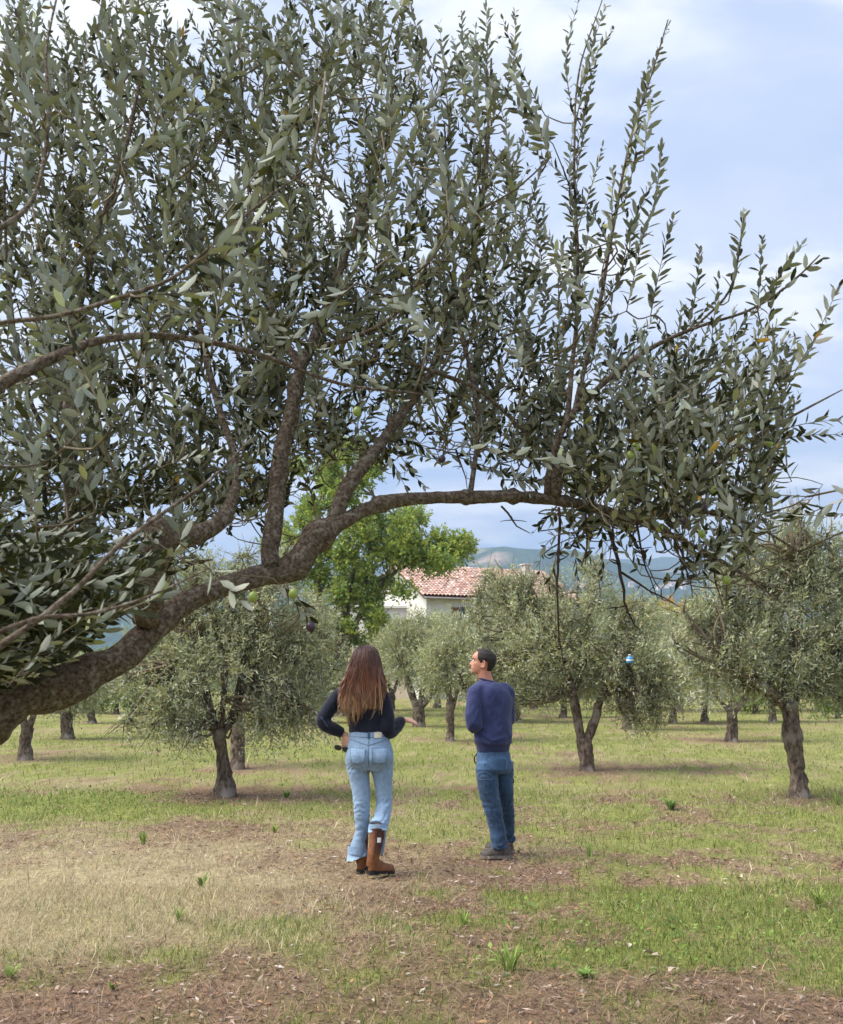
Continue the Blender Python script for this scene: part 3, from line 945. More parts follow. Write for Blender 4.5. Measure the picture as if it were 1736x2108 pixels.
def grove_tree(name, label, base, trunk, limbs, lumps, dens, leaf=(0.062, 0.017), mats=('bark_far', 'leaf_far'), cat='tree', group='olive trees of the grove', tint=(1, 1, 1), per=15, droop=0.22, gap=0.42, shootlen=(0.22, 0.5), maxn=4200, sprigs=0, hue=0.05):
    g = G(*base); Y = g[1]
    g[2] = relief(g[:1], g[1:2])[0]
    root = empty(name, g)
    tag(root, label, cat, group)
    org = g
    pw, pr = px_path(Y, trunk)
    pw[0, 2] = g[2] - 0.08
    w, r = smooth_path(pw, pr, 0.05)
    tb = Tubes()
    h = np.linalg.norm(w - w[0], axis=1)
    r = r * (1 + 0.5 * np.exp(-h / 0.10))
    tb.add(w, r, 20, 0.30, 14.0, gnarl=0.45)
    tb.build('trunk', M[mats[0]], root, org)
    tips = [pw[-1]]
    for lb in limbs:
        lw, lr = px_path(Y, lb)
        w, r = smooth_path(lw, lr, 0.06)
        tb = Tubes(); tb.add(w, r, 10, 0.18, 11.0, gnarl=0.25)
        tb.build('limb', M[mats[0]], root, org)
        tips.append(lw[-1]); tips.append(lw[len(lw) // 2])
    tips = np.array(tips)
    LV, LF, LC, o_ = [], [], [], 0
    tw = Tubes()
    lumps = list(lumps)
    if sprigs:
        for q in range(sprigs):      # loose sprigs that break the outline
            l_ = lumps[int(rng.integers(0, len(lumps) - q))]
            a_ = rng.uniform(-0.6, math.pi + 0.6)
            s_ = rng.uniform(0.10, 0.22)
            lumps.append((l_[0] + l_[3] * 1.08 * math.cos(a_), l_[1] - l_[4] * 1.08 * math.sin(a_), l_[2] + rng.normal() * .25, 12 + l_[3] * s_, 12 + l_[4] * s_ * 1.3))
    for (cx, cy, dy, rx, ry) in lumps:
        c = P(cx, cy, Y + dy)
        k = (Y + dy) / FPX
        rad = np.array([rx * k, (rx * 0.5 + ry * 0.5) * k, ry * k])
        area = 4 * math.pi * (rad[0] * rad[2])
        ns = int(min(maxn, area * dens))
        p, d = ell_shell(ns, c, rad, 0.35, 0.55)
        keep = fbm(p * (1.3 / max(0.25, rad.min())) + 17.0, 55, 3) > gap
        p, d = p[keep], d[keep]; ns = len(p)
        up = np.array([0, 0, 1.0])
        low = np.clip(-d[:, 2] * 1.6, 0, 1)[:, None]
        sdir = nrm(d * 0.75 + up * (0.55 - droop * 3.0 * low) + rng.normal(size=(ns, 3)) * 0.35)
        ln = rng.uniform(shootlen[0], shootlen[1], ns)
        # branch to this lump
        t0 = tips[np.argmin(np.linalg.norm(tips - c, axis=1))]
        nb = 3 if len(lumps) < 70 else 1
        for q in range(nb):
            e = c + nrm(rng.normal(size=3)) * rad * 0.55
            m_ = (t0 + e) / 2 + rng.normal(size=3) * 0.08
            w, r = smooth_path([t0, m_, e], [0.028, 0.018, 0.007], 0.1)
            tw.add(w, r, 5)
        for q in rng.integers(0, ns, min(ns, (20 if Y < 18 else 8) if len(lumps) < 70 else 7)):
            w = np.array([c + (p[q] - c) * 0.3, p[q], p[q] + sdir[q] * ln[q] * 0.7]) + rng.normal(size=(3, 3)) * 0.02
            tw.add(w, [0.008, 0.005, 0.002], 3)
        t = (np.arange(per) + 0.5) / per
        tt = np.repeat(t[None], ns, 0) + rng.uniform(-0.03, 0.03, (ns, per))
        bend = np.array([0, 0, -1.0]) * low[:, :, None] * 0.5
        pos = (p - sdir * ln[:, None] * 0.72)[:, None, :] + sdir[:, None, :] * (tt * ln[:, None])[:, :, None] + bend * (tt ** 2 * ln[:, None])[:, :, None]
        pos = pos.reshape(-1, 3)
        sdv = np.repeat(sdir, per, 0)
        per_ = nrm(np.cross(sdv, rng.normal(size=sdv.shape)))
        ld = nrm(sdv * 0.65 + per_ * 0.75)
        nv = nrm(sdv * 0.6 - per_ * 0.6 + rng.normal(size=sdv.shape) * 0.45)
        m_ = len(pos)
        cc = np.array(tint) * (rng.uniform(0.72, 1.25, (m_, 1)) * np.repeat(rng.uniform(0.8, 1.2, (ns, 1)), per, 0)) * (1 + rng.normal(size=(m_, 3)) * 0.05) * (1 + np.repeat(rng.normal(size=(ns, 1)), per, 0) * np.array([hue, hue * .4, -hue]))
        Vv, Ff, Cc = leaves_bg(pos, ld, nv, rng.uniform(0.75, 1.2, m_) * leaf[0], rng.uniform(0.8, 1.2, m_) * leaf[1], cc)
        LV.append(Vv); LF.append(Ff + o_); LC.append(Cc); o_ += len(Vv)
    tw.build('branchwork', M['twig'], root, org)['kind'] = 'stuff'
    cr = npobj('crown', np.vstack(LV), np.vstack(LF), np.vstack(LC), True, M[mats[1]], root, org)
    cr['kind'] = 'stuff'
    cr['label'] = 'crown of many small leaves on fine shoots'
    return root


def T(*a):
    return list(a)


D1 = 210
# nearest left olive
grove_tree('olive_tree', 'broad grey green olive with forked dark trunk, nearest on the left of the woman', (460, 1640),
           T((460, 1640, 0, 20), (462, 1600, 0, 15), (457, 1550, 0, 13), (452, 1515, 0, 14), (450, 1500, 0, 15)),
           [T((447, 1508, 0, 10), (434, 1470, 0, 9), (420, 1400, -.1, 7), (400, 1330, -.2, 5)), T((456, 1508, 0, 11), (482, 1470, .1, 10), (497, 1400, .1, 8), (505, 1330, .2, 5)), T((452, 1505, 0, 7), (460, 1440, -.2, 6), (465, 1370, -.3, 6)),
            T((440, 1470, 0, 7), (395, 1420, -.3, 5), (350, 1370, -.4, 3))],
           [(475, 1350, 0, 150, 115), (370, 1400, -.2, 95, 105), (580, 1370, .1, 105, 115), (440, 1260, 0, 130, 75), (560, 1280, .2, 110, 75), (340, 1470, -.2, 70, 50), (620, 1450, 0, 60, 65), (400, 1480, .1, 80, 40), (550, 1480, -.1, 70, 55), (310, 1330, 0, 55, 70), (660, 1330, .1, 45, 80), (430, 1195, .1, 105, 60), (540, 1200, .2, 90, 55), (350, 1240, .1, 70, 60)], 115, gap=0.45, leaf=(0.066, 0.017), sprigs=34, per=13)
grove_tree('olive_tree', 'olive standing directly behind the nearest left one, only its trunk foot showing', (487, 1582),
           T((487, 1582, 0, 15), (489, 1540, 0, 13), (491, 1490, 0, 12), (495, 1450, 0, 11)),
           [T((492, 1470, 0, 9), (520, 1430, .2, 7), (545, 1390, .2, 5))], [(510, 1370, .3, 120, 80), (590, 1330, .3, 90, 80), (640, 1270, .5, 60, 60)], 90)
grove_tree('olive_tree', 'olive with slim two pronged trunk at the left edge under the bough', (50, 1565),
           T((50, 1565, 0, 14), (52, 1540, 0, 11.5), (55, 1505, 0, 11), (56, 1498, 0, 11)),
           [T((53, 1503, 0, 8), (46, 1470, 0, 7), (44, 1440, 0, 6.5), (30, 1390, 0, 5)), T((57, 1503, 0, 8), (68, 1475, 0, 7), (76, 1445, 0, 6.5), (95, 1390, 0, 5))],
           [(60, 1360, 0, 110, 70), (-20, 1370, 0, 80, 70), (140, 1390, 0, 70, 55), (60, 1430, .1, 80, 25)], 100)
grove_tree('olive_tree', 'olive with stout dark trunk, second from the left edge', (138, 1521),
           T((138, 1521, 0, 12), (139, 1500, 0, 11), (136, 1475, 0, 11.5), (134, 1462, 0, 12)),
           [T((134, 1470, 0, 9), (115, 1440, 0, 8), (100, 1400, 0, 6)), T((140, 1470, 0, 9), (155, 1440, 0, 8), (165, 1400, 0, 6))],
           [(140, 1400, 0, 75, 55), (90, 1390, 0, 55, 55), (195, 1400, 0, 60, 50), (150, 1450, 0, 60, 22)], 70, leaf=(0.085, 0.026), per=12)
grove_tree('olive_tree', 'far olive with straight pale trunk, third from the left edge', (188, 1489),
           T((188, 1489, 0, 9), (188, 1465, 0, 8), (189, 1440, 0, 8), (190, 1425, 0, 8)),
           [T((189, 1430, 0, 6), (205, 1410, 0, 6), (215, 1380, 0, 4))], [(205, 1385, 0, 60, 45), (250, 1400, 0, 45, 40), (160, 1390, 0, 40, 40)], 45, leaf=(0.1, 0.032), per=12)
# centre row
grove_tree('olive_tree', 'slender far olive half hidden behind the woman, right of her hair', (806, 1463),
           T((806, 1463, 0, 6.5), (808, 1440, 0, 6), (807, 1425, 0, 6)), [T((807, 1428, 0, 4.5), (800, 1410, 0, 4), (795, 1390, 0, 3)), T((808, 1428, 0, 4.5), (816, 1410, 0, 4), (822, 1385, 0, 3))],
           [(800, 1350, 0, 50, 55), (770, 1380, 0, 35, 45), (835, 1365, 0, 35, 45), (790, 1310, 0, 40, 35)], 42, leaf=(0.1, 0.03), per=12)
grove_tree('olive_tree', 'olive with V shaped trunk between the woman and the man', (863, 1497),
           T((863, 1497, 0, 11), (863, 1480, 0, 10), (862, 1462, 0, 11), (861, 1455, 0, 11)),
           [T((859, 1460, 0, 8), (850, 1435, 0, 7.5), (843, 1412, 0, 8), (835, 1390, 0, 4)), T((865, 1460, 0, 7), (868, 1430, 0, 5.5), (870, 1400, 0, 4)), T((867, 1456, 0, 6), (880, 1440, 0, 6), (893, 1425, 0, 4), (905, 1395, 0, 3))],
           [(860, 1345, 0, 80, 65), (820, 1330, 0, 55, 55), (905, 1360, 0, 55, 60), (860, 1290, 0, 60, 40), (900, 1300, .3, 55, 45), (885, 1410, 0, 45, 25)], 62, leaf=(0.085, 0.026), per=12)
grove_tree('olive_tree', 'olive with slim mottled trunk just left of the man', (928, 1526),
           T((928, 1526, 0, 8.5), (928, 1490, 0, 8), (927, 1455, 0, 8), (928, 1435, 0, 8)),
           [T((931, 1462, 0, 4), (938, 1440, 0, 3.5), (942, 1420, 0, 3)), T((926, 1440, 0, 7), (920, 1400, 0, 5), (915, 1360, 0, 4)), T((985, 1440, 0, 7), (955, 1410, 0, 8), (940, 1385, 0, 6), (930, 1350, 0, 4))],
           [(930, 1360, 0, 75, 70), (975, 1340, .2, 75, 80), (890, 1380, 0, 45, 50), (940, 1300, .2, 65, 50), (1000, 1380, 0, 55, 50)], 70, leaf=(0.08, 0.024), per=12)
# big olive right of the man
grove_tree('olive_tree', 'large olive with knobbly Y shaped trunk right of the man', (1208, 1586),
           T((1208, 1586, 0, 17), (1207, 1560, 0, 15), (1203, 1535, 0, 15), (1203, 1520, 0, 16)),
           [T((1197, 1528, 0, 10), (1189, 1480, 0, 9), (1180, 1430, 0, 8.5), (1165, 1380, 0, 8), (1140, 1310, .1, 5)), T((1209, 1525, 0, 9.5), (1226, 1480, 0, 8.5), (1238, 1435, 0, 8), (1260, 1390, 0, 6), (1290, 1330, .1, 4)), T((1240, 1440, 0, 6), (1275, 1412, -.1, 5), (1300, 1380, -.1, 3)), T((1180, 1430, 0, 6), (1205, 1360, .2, 5), (1210, 1290, .2, 3))],
           [(1170, 1310, 0, 130, 95), (1090, 1350, 0, 95, 95), (1270, 1340, 0, 120, 95), (1080, 1260, .2, 95, 70), (1180, 1230, .2, 110, 60), (1040, 1220, .3, 45, 60), (1290, 1280, .2, 95, 70), (1340, 1390, -.1, 75, 70), (1050, 1410, .1, 60, 45), (1120, 1430, .2, 70, 40), (1300, 1440, 0, 65, 45), (1350, 1455, -.2, 25, 50), (1310, 1470, -.2, 18, 45), (1220, 1400, .3, 70, 45)], 88, gap=0.45, maxn=2600, leaf=(0.07, 0.018), sprigs=40, per=13)
grove_tree('olive_tree', 'distant olive whose thin trunk shows left of the Y shaped trunk', (1160, 1478),
           T((1160, 1478, 0, 7), (1161, 1455, 0, 6.5), (1162, 1430, 0, 6)), [T((1162, 1435, 0, 5), (1170, 1400, 0, 4), (1175, 1380, 0, 3))], [(1160, 1385, 0, 60, 45), (1110, 1400, 0, 50, 35), (1205, 1400, 0, 45, 40)], 40, leaf=(0.11, 0.036), per=11)
grove_tree('olive_tree', 'distant olive with short trunk seen under the crown right of the Y shaped trunk', (1290, 1503),
           T((1290, 1503, 0, 9), (1290, 1485, 0, 8), (1289, 1460, 0, 8), (1289, 1440, 0, 8)), [T((1289, 1445, 0, 6), (1300, 1410, 0, 5), (1305, 1390, 0, 4))], [(1290, 1390, 0, 70, 50), (1350, 1380, 0, 60, 50), (1400, 1360, .4, 60, 50)], 45, leaf=(0.1, 0.032), per=11)
grove_tree('olive_tree', 'olive with short dark trunk and low fork, second from the right edge', (1507, 1526),
           T((1507, 1526, 0, 12), (1507, 1500, 0, 10), (1508, 1470, 0, 10), (1508, 1460, 0, 11)),
           [T((1511, 1465, 0, 8), (1530, 1445, 0, 7), (1545, 1420, 0, 6), (1560, 1390, 0, 4)), T((1503, 1465, 0, 5), (1485, 1445, 0, 4), (1470, 1425, 0, 3)), T((1508, 1465, 0, 7), (1505, 1420, 0, 6), (1500, 1380, 0, 4))],
           [(1500, 1370, 0, 85, 55), (1445, 1400, 0, 50, 45), (1560, 1390, 0, 60, 45), (1500, 1320, .2, 75, 50), (1420, 1340, .3, 60, 60)], 75, leaf=(0.08, 0.024), per=12)
# big right olive
grove_tree('olive_tree', 'tall olive with thick leaning pale trunk at the right edge', (1645, 1642),
           T((1648, 1642, 0, 20), (1643, 1590, 0, 17), (1633, 1530, 0, 16), (1625, 1470, 0, 17), (1621, 1448, 0, 18)),
           [T((1616, 1455, 0, 10), (1590, 1425, -.1, 10), (1560, 1405, -.2, 9), (1530, 1390, -.3, 6), (1490, 1370, -.4, 4)), T((1624, 1452, 0, 13), (1622, 1410, 0, 12), (1625, 1370, .1, 11), (1645, 1300, .1, 6), (1650, 1200, .2, 4)), T((1630, 1452, 0, 10), (1660, 1400, .2, 8), (1700, 1340, .3, 5)), T((1640, 1330, 0, 6), (1628, 1270, -.2, 5), (1612, 1220, -.2, 4), (1640, 1150, -.2, 2.5))],
           [(1620, 1330, 0, 125, 100), (1510, 1330, -.2, 95, 90), (1700, 1300, .2, 100, 120), (1640, 1210, .1, 90, 90), (1560, 1240, -.1, 75, 70), (1710, 1190, .2, 70, 85), (1650, 1120, 0, 40, 45), (1450, 1370, -.3, 60, 65), (1680, 1400, .1, 75, 50), (1580, 1410, .1, 60, 35), (1760, 1380, .2, 60, 80), (1780, 1240, .2, 60, 90), (1480, 1260, -.2, 70, 60), (1540, 1180, -.1, 55, 55), (1600, 1150, 0, 60, 60), (1640, 1085, 0, 26, 28), (1690, 1110, .1, 50, 40)], 120, gap=0.44, maxn=3000, leaf=(0.066, 0.017), sprigs=40, per=13)
# farther rows that close the view
k_ = 0
far_lab = ['far grey olive seen through the gap left of the big left crown', 'far olive crown between the left bough and the woman', 'round far olive crown in front of the farmhouse annex', 'far olive crown under the farmhouse roof', 'tall sprouting olive crown in front of the farmhouse roof', 'far olive crown right of the farmhouse', 'far olive crown below the yellow treeline', 'far olive crown between the Y shaped and the right olives', 'far olive crown behind the second trunk from the right', 'far olive at the right edge behind the leaning trunk', 'far olive at the left edge behind the bough', 'low far olive crown just right of the large Y trunk olive', 'pale far olive crown left of the second trunk from the right', 'far olive crown directly behind the man on his right', 'far olive crown behind the head of the man', 'far olive crown left of the head of the woman', 'far olive crown at the right flank of the nearest left olive', 'far olive crown left of the leaning right trunk']
for (bx, by, cx, cy, rx, ry) in ((280, 1468, 290, 1390, 75, 55), (640, 1466, 640, 1390, 80, 55), (790, 1462, 770, 1330, 40, 60), (900, 1458, 885, 1335, 60, 45), (1010, 1462, 1022, 1275, 48, 75), (1100, 1460, 1120, 1310, 60, 50), (1330, 1462, 1330, 1330, 80, 55), (1400, 1466, 1400, 1330, 75, 55), (1540, 1464, 1530, 1330, 80, 60), (1740, 1462, 1730, 1370, 80, 70), (40, 1466, 20, 1380, 90, 60), (1385, 1490, 1385, 1400, 75, 60), (1450, 1486, 1450, 1370, 70, 60), (1065, 1488, 1070, 1385, 80, 60), (1000, 1484, 1000, 1370, 70, 65), (725, 1488, 720, 1400, 60, 50), (600, 1490, 590, 1400, 70, 50), (1590, 1488, 1600, 1390, 60, 50)):
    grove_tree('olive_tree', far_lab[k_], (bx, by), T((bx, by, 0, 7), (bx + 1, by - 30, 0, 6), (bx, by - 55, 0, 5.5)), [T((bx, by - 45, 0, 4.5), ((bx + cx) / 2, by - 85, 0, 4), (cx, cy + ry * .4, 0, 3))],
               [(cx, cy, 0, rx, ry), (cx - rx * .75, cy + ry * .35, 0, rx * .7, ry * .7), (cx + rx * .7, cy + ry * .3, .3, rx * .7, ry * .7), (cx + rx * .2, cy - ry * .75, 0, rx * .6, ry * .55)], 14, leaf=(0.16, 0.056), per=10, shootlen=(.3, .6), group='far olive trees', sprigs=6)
    k_ += 1

# yellowing broadleaf tree by the house
bt_l = []
for (cx_, cy_, rx_, ry_, k_n) in ((770, 1110, 80, 55, 9), (860, 1125, 65, 35, 8), (925, 1125, 45, 25, 5), (700, 1150, 80, 60, 9), (770, 1200, 70, 30, 6), (690, 1060, 70, 55, 8), (730, 965, 75, 60, 9), (845, 1075, 35, 25, 3), (700, 1250, 75, 55, 8), (690, 1325, 75, 50, 8), (745, 1290, 40, 50, 4), (640, 1190, 60, 80, 8), (640, 1000, 70, 60, 7), (900, 1152, 45, 12, 3), (600, 1120, 50, 60, 5)):
    for q_ in range(int(k_n * 1.4)):
        a_, r_ = rng.uniform(0, 6.28), math.sqrt(rng.random())
        bt_l.append((cx_ + rx_ * r_ * math.cos(a_), cy_ + ry_ * r_ * math.sin(a_), rng.uniform(-1.3, 1.6), rng.uniform(16, 36), rng.uniform(11, 24)))
grove_tree('broadleaf_tree', 'tall yellow green broadleaf tree in front of the farmhouse annex', (700, 1474),
           T((700, 1474, 0, 13), (702, 1430, 0, 11), (705, 1380, 0, 10), (705, 1330, 0, 9)),
           [T((705, 1340, 0, 7), (740, 1270, 0, 6), (800, 1190, 0, 4), (880, 1140, 0, 3)), T((705, 1340, 0, 7), (715, 1240, 0, 6), (740, 1120, 0, 4), (770, 1020, 0, 3)), T((704, 1350, 0, 6), (670, 1260, .3, 5), (650, 1160, .3, 4), (660, 1050, .3, 3))],
           bt_l,
           32, leaf=(0.17, 0.085), mats=('bark_far', 'leaf_yellow'), group='broadleaf trees', per=9, droop=0.1, gap=0.45, shootlen=(.35, .8), tint=(.86, .98, .95), hue=0.13)
# yellowish treeline and bushes beyond
bl = ['yellow orange tree at the left of the far treeline', 'olive green tree in the middle of the far treeline', 'reddish brown tree in the far treeline', 'bright green tree at the right of the far treeline', 'dark bush right of the woman\'s hair base far behind', 'bright green bush at the right edge behind the leaning olive', 'bright green bush under the second olive from the right', 'green bush at the far left under the bough', 'deep green bush left of the woman behind the big crown', 'green bush behind the man\'s shoulder line', 'leafy green bush far behind the leftmost trunks']
bs = [(1300, 1440, 1300, 1275, 45, 45, (1.5, 1.05, .6)), (1345, 1438, 1345, 1275, 50, 40, (1.2, 1.0, .8)), (1395, 1437, 1390, 1270, 45, 40, (1.45, .85, .7)), (1430, 1436, 1430, 1275, 50, 45, (.9, 1.0, .8)), (690, 1452, 690, 1400, 35, 40, (.45, .5, .5)), (1730, 1478, 1725, 1430, 45, 35, (1.1, 1.25, .7)), (1560, 1470, 1555, 1430, 45, 30, (1.25, 1.35, .7)), (120, 1468, 120, 1430, 70, 30, (.75, .85, .7)), (600, 1456, 600, 1415, 60, 35, (.8, .9, .7)), (1040, 1455, 1060, 1415, 80, 35, (.8, .9, .8)), (20, 1470, 240, 1430, 60, 28, (.85, 1.0, .7))]
for k, (bx, by, cx, cy, rx, ry, tn) in enumerate(bs):
    grove_tree('leafy_bush' if k > 3 else 'broadleaf_tree', bl[k], (cx, by), T((cx, by, 0, 5), (cx, (by + cy) / 2, 0, 4), (cx, cy, 0, 3)), [], [(cx, cy, 0, rx, ry), (cx - rx * .6, cy + ry * .4, 0, rx * .6, ry * .6), (cx + rx * .6, cy + ry * .4, 0, rx * .6, ry * .6)], 9 if k < 4 else 22, leaf=(0.2, 0.12) if k < 4 else (0.13, 0.07), mats=('bark_far', 'leaf_yellow' if k < 4 else 'leaf_bush'), cat='bush' if k > 3 else 'tree', group='bushes and trees closing the grove', per=9, droop=.1, tint=tn, shootlen=(.3, .7))

# far wood behind everything, one mass
fw = []
n = 2200
x = rng.uniform(-95, 95, n); y = rng.uniform(72, 100, n)
hh = 3.2 + 2.6 * fbm(np.stack([x / 6, y / 6, np.zeros(n)], -1), 5, 3) - 0.02 * np.abs(x)
p = np.repeat(np.stack([x, y, np.zeros(n)], -1), 12, 0)
p[:, 2] = np.repeat(hh, 12) * rng.random(n * 12) ** 0.5 - 1.0
p[:, :2] += rng.normal(size=(n * 12, 2)) * 0.7
wv = leaves_bg(p, nrm(rng.normal(size=p.shape)), nrm(rng.normal(size=p.shape)), rng.uniform(.4, .75, len(p)), rng.uniform(.24, .46, len(p)), np.repeat(np.stack([.7 + .6 * rng.random(n), .8 + .3 * rng.random(n), .7 + 0 * x], -1), 12, 0))
wood_ = npobj('woodland', *wv, True, M['leaf_bush'])
tag(wood_, 'mixed green woodland closing the view behind the grove', 'woodland', kind='stuff')

# blue plastic trap hanging in the crown
tc_ = P(1297, 1358, 15.0)
trap = empty('insect_trap', tc_)
trap.scale = (.62, .62, .62)
tag(trap, 'blue plastic insect trap bottle hanging among the leaves right of the Y shaped trunk', 'insect trap')
def lathe(prof, n=20):
    V = [(r * math.cos(a), r * math.sin(a), z) for (r, z) in prof for a in np.linspace(0, 2 * math.pi, n, endpoint=False)]
    F = [(i * n + j, i * n + (j + 1) % n, (i + 1) * n + (j + 1) % n, (i + 1) * n + j) for i in range(len(prof) - 1) for j in range(n)]
    return np.array(V), F
lv, lf = lathe([(0.001, -.085), (.075, -.085), (.085, -.07), (.085, .03), (.07, .06), (.03, .085), (.028, .1), (.001, .1)])
npobj('bottle', lv, lf, None, True, plain('blue plastic', (0.05, 0.25, 0.55), 0.3, 0.5), trap)
lv, lf = lathe([(0.001, .1), (.036, .1), (.036, .125), (.001, .128)])
npobj('cap', lv, lf, None, True, plain('white plastic', (0.8, 0.8, 0.8), 0.4, 0.5), trap)
lv, lf = lathe([(.0865, -.03), (.0865, .01)])
npobj('paper_band', lv, lf, None, True, plain('white band', (0.75, 0.78, 0.8), 0.6, 0.3), trap)
tb = Tubes(); tb.add([(0, 0, .12), (0.01, 0, .3)], [.003, .003], 5); tb.build('hanging_wire', M['dead_twig'], trap)
# ------------------------------------------------------------------ the near olive tree over the scene
near_base = np.array([-1.42, 2.0, 0.0])
near = empty('olive_tree', near_base)
tag(near, 'large near olive whose arching bough and leafy crown hang over the whole upper picture', 'tree', 'olive trees of the grove')


def px3(pts):
    W = np.array([P(x, y, Y) for (x, y, Y, r) in pts])
    rr = np.array([r / FPX * Y for (x, y, Y, r) in pts])
    return W, rr


NODE_P, NODE_R = [], []


def near_limb(name, W, r, sides=14, step=0.02, rough=0.13, gnarl=0.22, part=True, nodes=True, rf=26.0, knots=4):
    w, rr = smooth_path(W, r, step)
    L_ = np.concatenate([[0], np.cumsum(np.linalg.norm(np.diff(w, axis=0), axis=1))])
    w = w + (np.stack([fbm(w * 7.0 + k * 9.1, 70 + k, 2) for k in range(3)], -1) - .5) * np.minimum(rr, .03)[:, None] * 0.9
    for q in range(knots):
        s0, ww = rng.uniform(0.03, .97) * L_[-1], rng.uniform(.5, 1.1)
        rk = np.interp(s0, L_, rr)
        rr = rr * (1 + rng.uniform(.08, .3) * np.exp(-((L_ - s0) / (rk * ww)) ** 2))
    if nodes:
        NODE_P.append(w[::2]); NODE_R.append(rr[::2])
    tb = Tubes(); tb.add(w, rr, sides, rough, rf, gnarl=gnarl)
    if part:
        return tb.build(name, M['bark'], near, near_base)
    return tb


tr = np.array([near_base + [0, 0, -0.1], near_base + [0.02, 0, 0.35], near_base + [0.08, 0.02, 0.75], near_base + [0.16, 0.05, 1.1], near_base + [0.2, 0.1, 1.5], near_base + [0.15, 0.2, 2.1], near_base + [0.1, 0.3, 2.7], near_base + [.2, .4, 3.2]])
near_limb('trunk', tr, [0.26, 0.17, 0.15, 0.14, 0.10, 0.07, 0.05, 0.03], 26, 0.03, 0.2, 0.35, nodes=False)
bw, br = px3([(0, 1464, 2.10, 38), (90, 1426, 2.13, 36), (180, 1382, 2.17, 34), (260, 1348, 2.22, 31), (330, 1282, 2.28, 27), (395, 1240, 2.33, 23), (470, 1208, 2.38, 21.5), (540, 1186, 2.43, 22), (600, 1176, 2.46, 25), (636, 1140, 2.48, 24), (660, 1100, 2.5, 20), (700, 1072, 2.53, 17), (760, 1046, 2.58, 15), (850, 1027, 2.63, 13.5), (960, 1022, 2.68, 12.3), (1060, 1023, 2.72, 12.3), (1150, 1031, 2.76, 12.6), (1230, 1047, 2.8, 10.5), (1290, 1063, 2.83, 9.5)])
bw = np.vstack([near_base + [0.12, 0.03, 0.95], near_base + [0.27, 0.05, 1.2], bw]); br = np.concatenate([[0.11, 0.075], br])
near_limb('bough', bw, br, 28, 0.008, 0.20, 0.26, rf=30.0, knots=16)


def lim(pts, name='limb', **kw):
    W, r = px3(pts)
    return near_limb(name, W, r, **kw)


lim([(562, 1172, 2.43, 22), (562, 1110, 2.46, 20), (570, 1040, 2.5, 17), (576, 950, 2.54, 17), (600, 850, 2.58, 16), (620, 765, 2.62, 13), (650, 690, 2.66, 10), (700, 560, 2.75, 8), (755, 400, 2.85, 6), (800, 230, 2.95, 3)])
lim([(678, 1085, 2.52, 16), (715, 1005, 2.56, 15), (760, 945, 2.62, 14), (800, 890, 2.68, 12), (880, 780, 2.78, 9), (960, 580, 2.9, 6.5), (1000, 340, 3.0, 5), (1012, 120, 3.05, 2.5)])
lim([(300, 1290, 2.24, 30), (305, 1200, 2.2, 28), (325, 1120, 2.18, 25), (318, 1085, 2.17, 22), (313, 1072, 2.16, 16)], name='cut_limb')
lim([(330, 1125, 2.19, 24), (395, 1103, 2.24, 21), (455, 1070, 2.3, 17), (478, 1030, 2.36, 11), (485, 950, 2.45, 8), (440, 800, 2.55, 7), (400, 600, 2.7, 6), (390, 380, 2.8, 5), (400, 150, 2.9, 3)])
lim([(-40, 830, 1.62, 17), (0, 795, 1.65, 15), (100, 740, 1.7, 12), (200, 702, 1.78, 9), (330, 690, 1.85, 7), (460, 710, 1.92, 6), (560, 738, 1.98, 5), (700, 790, 2.05, 4), (870, 812, 2.1, 3)])
lim([(95, 1330, 2.4, 14), (130, 1150, 2.5, 12), (145, 960, 2.6, 10), (142, 760, 2.65, 9), (190, 520, 2.7, 7), (260, 300, 2.75, 5), (300, 100, 2.8, 3)])
lim([(620, 765, 2.62, 9), (560, 640, 2.75, 7), (520, 450, 2.9, 5), (500, 230, 3.0, 4), (490, 60, 3.05, 2.5)])
lim([(968, 1016, 2.68, 6), (980, 940, 2.7, 5.2), (984, 870, 2.72, 5), (975, 790, 2.76, 4.5), (945, 650, 2.85, 4), (930, 480, 2.95, 3.2), (915, 250, 3.0, 2)])
st = lim([(1140, 1028, 2.76, 15), (1143, 990, 2.74, 15), (1155, 955, 2.72, 13), (1165, 945, 2.71, 9)], name='cut_stub')
lim([(1128, 1024, 2.75, 9), (1135, 960, 2.72, 8), (1165, 875, 2.7, 7), (1215, 815, 2.68, 6.5), (1268, 768, 2.66, 6), (1345, 715, 2.63, 5), (1428, 676, 2.6, 4), (1540, 640, 2.55, 3), (1620, 590, 2.5, 2.4), (1688, 525, 2.45, 1.4)])
lim([(1165, 880, 2.7, 6), (1180, 750, 2.76, 5), (1190, 560, 2.8, 3.6), (1183, 330, 2.84, 2.6), (1192, 150, 2.86, 2), (1240, 0, 2.88, 1.2)])
lim([(1180, 860, 2.7, 6), (1232, 640, 2.66, 4.4), (1262, 470, 2.62, 3.4), (1295, 300, 2.6, 2.6), (1330, 190, 2.58, 2), (1376, 40, 2.56, 1.2)])
lim([(1290, 1063, 2.83, 10), (1350, 1056, 2.8, 8.5), (1400, 1046, 2.77, 8), (1440, 990, 2.72, 6.5), (1530, 918, 2.66, 5), (1618, 864, 2.6, 3), (1735, 802, 2.52, 1.2)])
lim([(1290, 1065, 2.83, 9), (1345, 1085, 2.78, 6), (1450, 1135, 2.7, 4.4), (1530, 1182, 2.64, 3), (1620, 1250, 2.58, 1.6)])
lim([(1080, 890, 2.76, 3.4), (1040, 850, 2.72, 4), (980, 800, 2.7, 4.5), (905, 770, 2.68, 4.5), (830, 740, 2.66, 3)])
